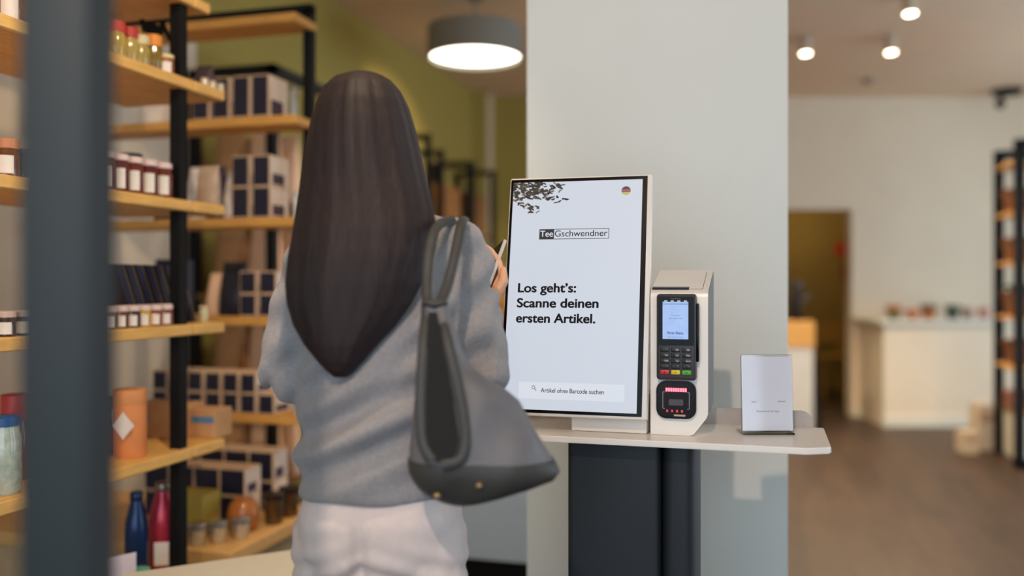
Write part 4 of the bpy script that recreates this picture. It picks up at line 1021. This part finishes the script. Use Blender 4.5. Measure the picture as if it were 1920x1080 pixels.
hand(LW, (0.75, 0.6, 0.15), (0.1, -0.2, 1), 0.45)
Lx = Vector((0.22, 0.72, 0.66)).normalized(); Nx = Vector((-0.75, -0.25, 0.5)); Nx = (Nx - Lx * Nx.dot(Lx)).normalized(); Wx = Lx.cross(Nx)
hand(RWR, Lx, Wx, 0.50, Nx)
person = link('person', remesh(bd, 'person', M_skin, 0.0042, 3), None, (wp.x, wp.y, 0), TH)
tag(person, 'customer with long dark hair in grey jacket and cream trousers, seen from behind', 'person')
for s in (-1, 1):
    e_ = MB().ball((HXO + s * 0.028, 0.093, 1.543), 0.011, 0.011, 0.010, 12, 8).build('eye', mat('eye_white', (230, 228, 224), 0.2), person, 60)
    MB().ball((HXO + s * 0.028, 0.1025, 1.543), 0.005, 0.003, 0.005, 10, 6).build('iris', mat('iris', (60, 40, 28), 0.2), e_, 60)
MB().tube([(HXO - 0.02, 0.0985, 1.477), (HXO - 0.008, 0.105, 1.479), (HXO, 0.1055, 1.478), (HXO + 0.008, 0.105, 1.479), (HXO + 0.02, 0.0985, 1.477)], [0.003, 0.006, 0.0065, 0.006, 0.003], 8).build('mouth', mat('lips', (176, 96, 92), 0.4), person, 60)

jk = MB()
jk.loft([ring(cx, cy, z, w, d, e=0.9) for z, cx, cy, w, d in ((0.935, -0.003, 0.0, 0.136, 0.118), (0.955, -0.003, 0, 0.140, 0.122), (1.01, -0.003, 0, 0.142, 0.120), (1.07, 0, 0, 0.144, 0.118), (1.13, 0, 0, 0.142, 0.112), (1.22, 0, 0, 0.150, 0.112), (1.31, 0.003, 0, 0.158, 0.104), (1.36, 0.006, 0, 0.150, 0.09), (1.395, 0.006, 0, 0.115, 0.075), (1.42, 0.004, 0.0, 0.065, 0.062), (1.455, 0.0, 0.005, 0.055, 0.058))])
jk.capsule(LS, LE, 0.063, 0.056); jk.capsule(LE, LW, 0.055, 0.042)
jk.capsule(RSH, RE, 0.066, 0.058); jk.capsule(RE, RWR, 0.056, 0.033)
jk.capsule((0.06, 0, 1.385), RSH, 0.045, 0.055)
jk.capsule((-0.06, 0, 1.375), LS, 0.045, 0.052)
def folds(co, n):
    x, y, z = co; d = 0.0
    if y < 0.03 and abs(x) < 0.2:
        # drape folds gathering from the left waist towards the bag
        g = math.exp(-((z - 1.07 - 0.35 * x) / 0.085) ** 2)
        d += 0.015 * g * math.sin((z - 0.42 * x) * 78 + 0.6)
        g2 = math.exp(-((z - 1.20 - 0.5 * x) / 0.10) ** 2)
        d += 0.008 * g2 * math.sin((z - 0.9 * x) * 70 + 2.0)
        d += 0.003 * math.sin(x * 40 + 3 * math.sin(z * 14))
    if abs(x) > 0.12:
        d += 0.0022 * math.sin(z * 85 + x * 30 + y * 20)
    return co + n * d
link('jacket', remesh(jk, 'jacket', M_jack, 0.007, 5, folds), person)
tr = MB()
tr.loft([ring(0, 0.0, z, w, d) for z, w, d in ((0.80, 0.115, 0.10), (0.84, 0.138, 0.118), (0.90, 0.143, 0.122), (0.955, 0.125, 0.10), (0.97, 0.115, 0.09))])
for h, k, a in ((LH, LK, LA), (RH, RK, RA)):
    tr.capsule((h[0], h[1], 0.85), (h[0] * 1.02, h[1] + (k[1] - h[1]) * 0.4, 0.70), 0.088, 0.080)
    tr.capsule((h[0] * 1.02, h[1] + (k[1] - h[1]) * 0.4, 0.70), k, 0.080, 0.060); tr.capsule(k, (a[0], a[1], a[2] + 0.06), 0.060, 0.052)
def tfold(co, n):
    x, y, z = co
    d = 0.003 * math.exp(-((z - 0.80) / 0.06) ** 2) * math.sin(z * 150 + abs(x) * 60) + 0.003 * math.exp(-((z - 0.47) / 0.08) ** 2) * math.sin(z * 160 + x * 40)
    if y < 0: d -= 0.017 * math.exp(-((x + 0.022) / 0.014) ** 2) * min(1, max(0, (0.94 - z) / 0.10))
    return co + n * d
link('trousers', remesh(tr, 'trousers', M_trou, 0.007, 4, tfold), person)
for a in (LA, RA):
    sh = MB()
    zf = a[2] - 0.085
    sh.loft([[(a[0] + hw * math.cos(2 * math.pi * k / 16), a[1] + 0.045 + hl * math.sin(2 * math.pi * k / 16) , max(0.001, z)) for k in range(16)] for z, hw, hl in ((0.001, 0.042, 0.115), (0.02, 0.046, 0.12), (0.045, 0.044, 0.115), (0.07, 0.04, 0.085), (0.10, 0.038, 0.06))])
    sh.build('shoe', M_shoe, person, 60)
# hair: outline read in pixels at the hair's distance
def hx_(u, F): return (u - 960) / FPX * F - (715 - 960) / FPX * WF
hs = [(139, 672, 692, 0.0, 0.02), (143, 648, 716, 0.0, 0.045), (152, 626, 734, 0.0, 0.068), (170, 609, 750, 0.0, 0.088), (200, 596, 764, 0.0, 0.104), (240, 585, 776, -0.002, 0.112), (290, 575, 788, -0.008, 0.112), (340, 567, 799, -0.022, 0.104), (385, 558, 810, -0.045, 0.090), (430, 549, 815, -0.072, 0.075), (480, 541, 806, -0.092, 0.062), (530, 537, 788, -0.104, 0.052), (570, 541, 768, -0.108, 0.047), (610, 553, 740, -0.110, 0.044), (645, 572, 708, -0.112, 0.040), (675, 595, 682, -0.114, 0.033), (695, 613, 664, -0.116, 0.024), (706, 626, 652, -0.117, 0.012)]
rings = []; NH = 120
def lerp_sections(t):
    i = min(int(t), len(hs) - 2); q = t - i; q = q * q * (3 - 2 * q) if False else q
    return [a + (b_ - a) * q for a, b_ in zip(hs[i], hs[i + 1])]
NS = 90
rh = random.Random(3)
ph = [rh.uniform(0, 6.28) for _ in range(12)]
for i in range(NS + 1):
    v, l, r, yc, hd_ = lerp_sections((len(hs) - 1) * i / NS)
    HF = WF + yc; z = CZ + (HOR - v) * HF / FPX; xa, xb = hx_(l, HF), hx_(r, HF)
    cx, hw = (xa + xb) / 2, (xb - xa) / 2
    rg = []
    for k in range(NH):
        a = 2 * math.pi * k / NH; c, s = math.cos(a), math.sin(a)
        amt = min(1, i / 18) * (1.0 if s < 0.3 else 0.4)
        w = 1 + amt * (0.020 * math.sin(7 * a + ph[0] + 1.2 * math.sin(z * 9 + ph[1])) + 0.012 * math.sin(17 * a + ph[2] + z * 5) + 0.005 * math.sin(37 * a + ph[3] + 2 * math.sin(z * 7)))
        yy = yc + hd_ * w * s
        lim = 0.115 if v < 175 else max(0.035, 0.115 - (v - 175) * 0.0013)      # parted at the face
        rg.append((cx + hw * w * c, min(yy, lim), z))
    rings.append(rg)
hair = MB().loft(rings)
hob = hair.build('hair', M_hair, person, 70)
# ------------------------------------------------------------------ phone in her right hand
pq = person.matrix_basis @ (Vector(RWR) + Lx * 0.085 + Nx * 0.0205)
t = thing('smartphone', 'silver smartphone held up in the customer\'s right hand', 'phone', pq, TH)
def ph_pts(mb): mb.v = [tuple(Wx * p[0] + Nx * p[1] + Lx * p[2]) for p in mb.v]; return mb
ph_pts(MB().rbox(-0.035, 0.035, -0.004, 0.004, -0.05, 0.09, 0.003, 2)).build('case', mat('silver_case', (206, 206, 208), 0.35, metal=0.3), t, 40)
ph_pts(MB().box(-0.032, 0.032, 0.0039, 0.0046, -0.046, 0.086)).build('screen_glass', M_glossblack, t)

# ------------------------------------------------------------------ handbag
BF = 1.37
M_bag = mat('grey_leather', (104, 103, 107), 0.55, var=0.06, vs=30, bump=0.12, bs=90)
M_bagd = mat('dark_grey_leather', (58, 58, 56), 0.55, var=0.06, vs=30, bump=0.1, bs=90)
M_in = mat('bag_inside_shade', (13, 13, 13), 0.8)
bp_ = cf(880, 530, BF)
hb = thing('handbag', 'large slouchy grey leather shoulder bag with dark base, on customer\'s right side', 'handbag', (bp_.x, bp_.y, 0), TH)
BM_ = BF / FPX
def bx(u): return (u - 880) * BM_
def bz(v): return CZ + (HOR - v) * BM_
bs_ = [(560, 797, 838, 0.012), (600, 793, 848, 0.020), (650, 788, 865, 0.028), (688, 784, 886, 0.034), (710, 782, 912, 0.037), (730, 780, 948, 0.040), (752, 778, 974, 0.044), (800, 772, 1000, 0.052), (840, 768, 1024, 0.058), (865, 767, 1040, 0.061), (882, 769, 1047, 0.060), (897, 776, 1036, 0.056), (912, 788, 1000, 0.050), (926, 806, 950, 0.042), (938, 830, 905, 0.030), (944, 848, 880, 0.018)]
def bag_ring(v, l, r, d, grow=0.0, n=40):
    cx, hw = (bx(l) + bx(r)) / 2, (bx(r) - bx(l)) / 2
    out = []
    for k in range(n):
        a = 2 * math.pi * k / n; c, s = math.cos(a), math.sin(a)
        x = cx + (hw + grow) * (abs(c) ** 0.8) * (1 if c >= 0 else -1)
        wob = 0.004 * math.sin(x * 60 + v * 0.03)
        out.append((x, (d + grow) * (abs(s) ** 0.8) * (1 if s >= 0 else -1) + (wob if s < 0 else 0), bz(v)))
    return out
def interp(rows, step):
    o = []
    for a, b_ in zip(rows, rows[1:]):
        m = max(1, int((b_[0] - a[0]) / step))
        for k in range(m): o.append([p + (q - p) * k / m for p, q in zip(a, b_)])
    o.append(list(rows[-1])); return o
fine = interp(bs_, 6)
MB().loft([bag_ring(*r) for r in fine]).build('bag_body', M_bag, hb, 60)
# darker leather base: follows a slanted seam
lowr = [r for r in fine if r[0] >= 858]
MB().loft([bag_ring(*r, grow=0.0022) for r in lowr]).build('base_panel', M_bagd, hb, 60)['label'] = 'darker leather base panel'
# dark V-shaped plate between the two handles, standing in for the shaded inside
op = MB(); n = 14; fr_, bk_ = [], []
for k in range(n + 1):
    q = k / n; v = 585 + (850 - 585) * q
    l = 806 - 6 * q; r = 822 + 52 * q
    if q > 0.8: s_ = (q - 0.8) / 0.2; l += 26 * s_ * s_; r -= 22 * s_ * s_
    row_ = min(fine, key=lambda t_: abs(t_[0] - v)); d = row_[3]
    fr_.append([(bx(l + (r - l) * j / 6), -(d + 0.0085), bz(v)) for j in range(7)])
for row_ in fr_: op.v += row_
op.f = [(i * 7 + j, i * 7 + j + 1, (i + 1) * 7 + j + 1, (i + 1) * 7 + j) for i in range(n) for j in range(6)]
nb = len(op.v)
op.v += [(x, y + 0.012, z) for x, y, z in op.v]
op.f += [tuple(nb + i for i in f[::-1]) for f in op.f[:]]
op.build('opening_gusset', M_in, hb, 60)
def strap(pts, w, name='strap'):
    P_ = [Vector((bx(u), y, bz(v))) for u, v, y in pts]; out = []
    for i in range(len(P_) - 1):
        p0, p1, p2, p3 = P_[max(i - 1, 0)], P_[i], P_[i + 1], P_[min(i + 2, len(P_) - 1)]
        for k in range(6):
            q = k / 6; out.append(0.5 * ((2 * p1) + (-p0 + p2) * q + (2 * p0 - 5 * p1 + 4 * p2 - p3) * q * q + (-p0 + 3 * p1 - 3 * p2 + p3) * q ** 3))
    out.append(P_[-1])
    MB().tube(out, 0, 10, flat=(w, 0.004), up=(0, 1, 0)).build(name, M_bagd if name == 'strap' else M_bag, hb, 50)
strap([(838, 398, 0.16), (812, 415, 0.10), (801, 455, 0.055), (797, 520, 0.03), (800, 580, 0.0), (798, 650, -0.034), (795, 740, -0.049), (800, 815, -0.060), (818, 848, -0.066)], 0.0085)
strap([(862, 396, 0.16), (858, 412, 0.10), (850, 470, 0.055), (838, 530, 0.03), (826, 580, 0.0), (842, 640, -0.034), (862, 720, -0.049), (876, 800, -0.057), (868, 845, -0.064), (835, 856, -0.068)], 0.0085)
MB().tube([(bx(797), -0.004, bz(566)), (bx(815), -0.012, bz(570)), (bx(836), -0.004, bz(566))], 0.007, 8).build('handle_ring', M_bagd, hb, 50)
for u, v in ((826, 911), (901, 893)):
    MB().ball((bx(u), -0.062, bz(v)), 0.006, 0.006, 0.005, 12, 8).build('stud', mat('brass', (176, 150, 104), 0.3, metal=0.8), hb, 60)
